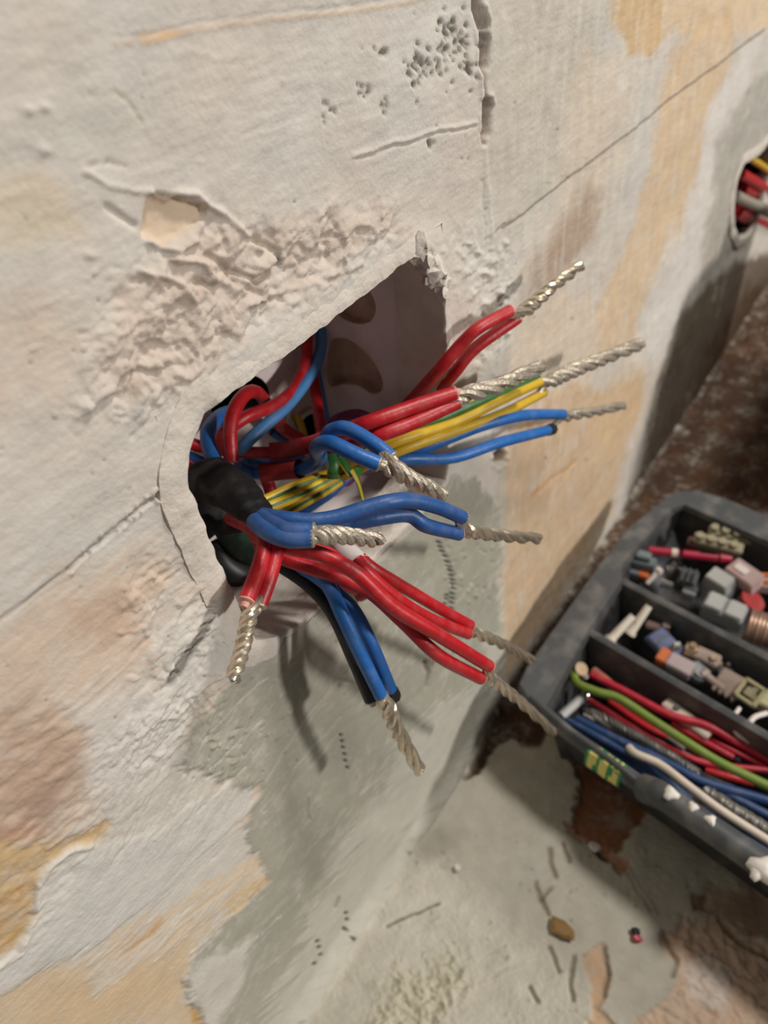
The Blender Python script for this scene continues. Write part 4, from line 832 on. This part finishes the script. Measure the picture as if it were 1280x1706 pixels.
# back compartment
piece('test_pen', 1138, 923, .47, 'crimson pen lying across the back compartment with a pale band', 'tool',
      [('barrel', crim, [('c', (1, 0, 0), .024, .16, (-.10, 0, 0)), ('c', (1, 0, 0), .024, .18, (.09, 0, 0))]), ('band', 'offwhite', [('c', (1, 0, 0), .027, .03, (-.045, 0, 0))]), ('cap', crim, [('c', (1, 0, 0), .026, .06, (.22, 0, 0), 14, 0, .02)]), ('clip', steel, [('b', (.10, .008, .008), (.13, 0, .03))])], yaw=.52)
piece('wall_plug', 1070, 938, .40, 'blue grey plug with a dark end in the left end of the back compartment', 'plug',
      [('body', gb, [('b', (.14, .09, .08))]), ('shoulder', gb, [('b', (.08, .06, .04), (0, 0, .055))]), ('socket', 'black', [('b', (.03, .07, .05), (-.08, 0, 0))]), ('pin', steel, [('c', (1, 0, 0), .01, .06, (-.11, .02, 0)), ('c', (1, 0, 0), .01, .06, (-.11, -.02, 0))])], yaw=.3)
piece('lever_connector', 1066, 958, .36, 'small orange tipped connector below the blue grey plug', 'connector', [('body', gb, [('b', (.06, .05, .05), (-.03, 0, 0))]), ('lever', org, [('b', (.06, .05, .035), (.02, 0, .01))])], yaw=.2)
piece('cable_clip', 1088, 962, .43, 'slim pale cable clip leaning on the divider', 'clip', [('leg', 'white', [('b', (.10, .022, .018))]), ('hook', 'white', [('c', (0, 1, 0), .016, .03, (.05, 0, 0))])], yaw=1.3, pitch=-.6)
piece('cable_gland', 1116, 950, .42, 'shiny metal cable gland under the crimson pen', 'gland', [('nut', chrome, [('c', (0, 0, 1), .035, .03, (0, 0, 0), 6)]), ('thread', chrome, [('c', (0, 0, 1), .024, .07, (0, 0, .04))]), ('ring', steel, [('c', (0, 0, 1), .028, .012, (0, 0, .055))])], yaw=.5, pitch=.5)
piece('cable_gland', 1113, 974, .41, 'brightest small metal ferrule at the divider edge', 'gland', [('body', chrome, [('c', (1, 0, 0), .022, .05)]), ('collar', chrome, [('c', (1, 0, 0), .027, .014, (-.03, 0, 0))])], yaw=.3)
piece('metal_bracket', 1147, 962, .40, 'dark steel bracket of ribs right of the shiny gland', 'bracket', [('plate', steel, [('b', (.10, .09, .02))]), ('rib', steel, [('b', (.012, .09, .06), (-.03, 0, .03))]), ('rib', steel, [('b', (.012, .09, .06), (0, 0, .03))]), ('rib', steel, [('b', (.012, .09, .06), (.03, 0, .03))])], yaw=.3, roll=.5)
piece('metal_bracket', 1150, 985, .36, 'lower steel bracket with pale flange by the divider', 'bracket', [('plate', steel, [('b', (.07, .06, .05))]), ('flange', g1, [('b', (.07, .02, .07), (0, -.04, .0))])], yaw=.2)
piece('wire_connector', 1198, 972, .40, 'grey wedge shaped connector in the middle of the back compartment', 'connector', [('body', g1, [('b', (.17, .12, .10), (0, 0, 0), 0, .72)]), ('lid', g2, [('b', (.12, .09, .02), (0, 0, .055))])], yaw=-.15, roll=.2)
piece('wire_connector', 1206, 1020, .44, 'light grey double connector resting on the divider', 'connector', [('body', g1, [('b', (.20, .11, .10))]), ('lever', g2, [('b', (.085, .10, .02), (-.05, 0, .06))]), ('lever', g2, [('b', (.085, .10, .02), (.05, 0, .06))])], yaw=.1, roll=.15)
for lab, px, py, z, l in [('long cream terminal strip furthest back in the tray', 1236, 898, .42, .36), ('cream terminal strip lying before the furthest one', 1196, 908, .43, .26)]:
    piece('terminal_strip', px, py, z, lab, 'terminal strip', [('body', cream, [('b', (l, .07, .06))]), ] + [('terminal', cream, [('c', (0, 0, 1), .022, .03, (-l / 2 + .03 + .06 * k, 0, .04))]) for k in range(int(l / .06))], yaw=.28, roll=.2)
piece('switch_cover', 1240, 958, .44, 'smoky pinkish clear cover in the back compartment', 'cover', [('shell', clr, [('b', (.20, .13, .07), (0, 0, 0), 0, .8)]), ('window', 'white', [('b', (.08, .05, .01), (-.02, 0, .037))])], yaw=-.25, roll=.2)
piece('lever_connector', 1276, 972, .40, 'clear connector with two orange levers at the right edge', 'connector', [('body', clr, [('b', (.12, .10, .06))]), ('lever', org, [('b', (.09, .022, .02), (0, -.025, .04))]), ('lever', org, [('b', (.09, .022, .02), (0, .025, .04))])], yaw=.6)
piece('junction_cover', 1248, 1005, .36, 'dull reddish cap between the grey connectors and copper coil', 'cap', [('body', mat('dull_maroon', (120, 70, 66), .5), [('c', (0, 0, 1), .06, .07)]), ('rim', 'darkred', [('c', (0, 0, 1), .066, .015, (0, 0, .03))])], yaw=.3, pitch=.4)
coil = MB(); c = fl(1268, 1048, .40)
for k in range(7):
    a_ = np.linspace(0, 2 * np.pi, 26); Rb = basis(YAW + .25); r = (.085 - .003 * (k % 2)) * H
    tube(coil, [c + np.array(Rb @ Vector(((k - 3) * .019 * H, r * math.cos(t), r * .9 * math.sin(t)))) for t in a_], .0105 * H, 8, cap=False)
tag(coil.build('copper_coil', mat('old_copper', (176, 146, 126), .4, .6, vary=.2)), 'coil of bare copper wire at the right edge of the back compartment', 'coil')
piece('terminal_block', 1162, 912, .34, 'dark red terminal block half hidden behind the crimson pen', 'terminal block', [('body', mat('shaded_maroon', (110, 62, 58), .5), [('b', (.12, .08, .08))]), ('screw', steel, [('c', (0, 0, 1), .015, .02, (-.03, 0, .045))]), ('screw', steel, [('c', (0, 0, 1), .015, .02, (.03, 0, .045))])], yaw=.3)
# middle compartment
for lab, px, py, z, yw, pt in [('ivory wall plug standing at the left end of the middle compartment', 1036, 1046, .40, 1.35, -.5), ('ivory wall plug leaning behind the leftmost one', 1066, 1032, .42, 1.45, -.7)]:
    piece('wall_plug', px, py, z, lab, 'wall plug', [('shaft', plug, [('c', (1, 0, 0), .024, .17, (0, 0, 0), 12, 0, .019)]), ('collar', plug, [('c', (1, 0, 0), .032, .02, (-.085, 0, 0))]), ('fin', plug, [('b', (.10, .008, .06), (.02, 0, 0))])], yaw=yw, pitch=pt)
piece('cable_clip', 1096, 1045, .36, 'brown clip behind the lavender piece', 'clip', [('body', mat('brown_plastic', (124, 100, 90), .5), [('b', (.12, .05, .03))]), ('nub', taupe, [('c', (0, 0, 1), .02, .03, (.04, 0, .02))])], yaw=.4)
piece('crimp_sleeve', 1110, 1075, .38, 'lavender plastic cover, largest piece of the middle compartment', 'cover', [('shell', lav, [('b', (.20, .12, .05), (0, 0, 0), 0, .75)]), ('tab', lav, [('b', (.10, .05, .03), (.10, .05, -.01))]), ('rib', gb, [('b', (.012, .10, .02), (-.03, 0, .03))])], yaw=-.3, roll=.35, pitch=.15)
piece('cable_clip', 1126, 1080, .40, 'tiny grey clip on the lavender cover', 'clip', [('body', g1, [('b', (.05, .03, .04))]), ('hook', g2, [('c', (1, 0, 0), .014, .03, (0, 0, .03))])], yaw=.8)
piece('lever_connector', 1125, 1106, .40, 'pinkish grey connector with an orange end on the first divider', 'connector', [('body', pinkg, [('b', (.12, .08, .07), (.025, 0, 0))]), ('lever', org, [('b', (.05, .08, .07), (-.062, 0, 0))]), ('slot', taupe, [('b', (.01, .05, .03), (.088, 0, 0))])], yaw=.05, roll=.2)
piece('brass_terminal', 1152, 1085, .40, 'round brass terminal in the middle compartment', 'terminal', [('barrel', brass, [('c', (1, 0, 0), .04, .06)]), ('screw', brass, [('c', (0, 0, 1), .016, .05, (0, 0, .03))])], yaw=.3)
piece('brass_terminal', 1178, 1097, .40, 'pinkish brass block terminal right of the round one', 'terminal', [('barrel', taupe, [('b', (.12, .07, .06))]), ('screw', brass, [('c', (0, 0, 1), .018, .03, (.03, 0, .035))]), ('bore', brass, [('c', (1, 0, 0), .018, .02, (.062, 0, 0))])], yaw=.1, roll=.2)
piece('screw_pot', 1164, 1120, .36, 'teal grey ridged cap below the brass terminals', 'cap', [('body', gb, [('c', (0, 0, 1), .05, .05)]), ('ring', g1, [('c', (0, 0, 1), .054, .012, (0, 0, .012))]), ('ring', steel, [('c', (0, 0, 1), .045, .012, (0, 0, .03))])], pitch=.3)
piece('cable_clip', 1190, 1136, .38, 'beige slim clip before the taupe bracket', 'clip', [('body', taupe, [('b', (.12, .035, .03))]), ('head', taupe, [('c', (0, 1, 0), .02, .04, (-.06, 0, 0))])], yaw=-.2)
piece('terminal_bracket', 1216, 1140, .38, 'taupe bracket with teeth beside the square nut', 'bracket', [('plate', taupe, [('b', (.12, .12, .03))])] + [('tooth', taupe, [('b', (.016, .03, .05), (-.045 + .03 * k, -.06, .01))]) for k in range(4)], yaw=0, roll=.4)
sq = [('b', (.11, .02, .03), (0, .045, 0)), ('b', (.11, .02, .03), (0, -.045, 0)), ('b', (.02, .11, .03), (.045, 0, 0)), ('b', (.02, .11, .03), (-.045, 0, 0))]
piece('square_frame', 1250, 1154, .42, 'olive cream square frame with a hollow centre at the right', 'frame', [('frame', olive, sq), ('core', cream, [('b', (.05, .05, .018))])], yaw=-.1, roll=.45)
piece('terminal_strip', 1280, 1170, .38, 'beige strip cut by the right edge beside the square frame', 'terminal strip', [('body', olive, [('b', (.16, .10, .06))]), ('screw', steel, [('c', (0, 0, 1), .015, .02, (-.04, 0, .035))])], yaw=.1)
piece('cable_clip', 1212, 1112, .36, 'grey pointed clip standing behind the taupe bracket', 'clip', [('body', g1, [('b', (.04, .03, .08), (0, 0, 0), 0, .4)]), ('foot', gb, [('b', (.07, .05, .02), (0, 0, -.03))])], yaw=.3)
# front compartment, small parts
piece('terminal_block', 1144, 1200, .36, 'white terminal block under the bright pink red wire', 'terminal block', [('body', 'offwhite', [('b', (.24, .06, .06))]), ('screw', steel, [('c', (0, 0, 1), .014, .02, (-.06, 0, .035))]), ('screw', steel, [('c', (0, 0, 1), .014, .02, (.03, 0, .035))])], yaw=-.12)
piece('black_piece', 1200, 1238, .30, 'black rubber block deep between the red wires', 'grommet', [('body', 'black', [('b', (.20, .10, .06))]), ('lip', 'black', [('b', (.22, .12, .015), (0, 0, .03))])])
piece('metal_tube', 955, 1176, .38, 'pale metal tube across the corner of the front compartment', 'tube', [('pipe', g2, [('c', (1, 0, 0), .022, .17)]), ('bead', chrome, [('c', (1, 0, 0), .026, .015, (.085, 0, 0))])], yaw=1.45)
piece('brass_ferrule', 966, 1116, .42, 'tarnished brass ring at the end of the green wire', 'ferrule', [('ring', brass, [('c', (0, 0, 1), .034, .04)]), ('lug', taupe, [('b', (.05, .03, .015), (.03, 0, .0))])], pitch=.5)

# ---- debris on the floor
def chip(name, px, py, size, m_, lab, seed, cat='chip'):
    rr = random.Random(seed); c = fl(px, py, .02); mb = MB(); n = 9
    a0 = [(.7 + .5 * rr.random()) for _ in range(n)]; L = []
    for z, s in ((-.15, .9), (.1, 1.0), (.3, .7)):
        for k in range(n):
            t = 2 * math.pi * k / n; L.append(c + H * np.array([size[0] * s * a0[k] * math.cos(t), size[1] * s * a0[k] * math.sin(t), size[2] * (z + .2 * rr.random())]))
    mb.add(L, [(a * n + j, a * n + (j + 1) % n, (a + 1) * n + (j + 1) % n, (a + 1) * n + j) for a in range(2) for j in range(n)] + [tuple(range(n)), tuple(range(2 * n, 3 * n))])
    tag(mb.build(name, m_, smooth=False), lab, cat)
chip('plaster_chip', 935, 1548, (.03, .07, .05), mat('brown_chip', (150, 116, 70), .8, vary=.2), 'brown chip lying on the grey floor below the tray', 2)
chip('insulation_scrap', 1062, 1564, (.018, .022, .03), MT['pinkred'], 'tiny red scrap of insulation on the floor', 3)
chip('insulation_scrap', 1058, 1552, (.02, .02, .03), MT['black'], 'tiny black scrap touching the red one', 4)
chip('plaster_chip', 992, 1412, (.02, .03, .03), MT['white'], 'small white crumb at the edge of the brown pit', 5)
chip('plaster_chip', 762, 1446, (.018, .016, .03), MT['white'], 'lone white crumb on the grey floor by the wall', 6)

# ---- unseen box added behind the tray to shade the far wall and floor
tb = thing('unseen_shadow_box', W(5.4, -FZ, 2.1), 'dark box added out of view behind the tray to cast shade on the far wall', 'shadow blocker')
mb = MB(); boxmesh(mb, W(5.4, -FZ + .7, 2.1), Matrix.Identity(3), (1.8, 2.04, 1.4)); mb.build('body', MT['trayd'], tb, bevel=.05 * H)
mb = MB(); boxmesh(mb, W(5.4, -FZ + 1.6, 2.1), Matrix.Identity(3), (1.86, 2.1, .36), (0, 0, 0), 0, .95); mb.build('lid', MT['tray'], tb, bevel=.05 * H)
mb = MB(); tube(mb, spline([W(5.4, -FZ + 1.75, 1.6), W(5.4, -FZ + 2.05, 1.65), W(5.4, -FZ + 2.10, 2.1), W(5.4, -FZ + 2.05, 2.55), W(5.4, -FZ + 1.75, 2.6)], 8), .06 * H, 10); mb.build('handle', MT['black'], tb)
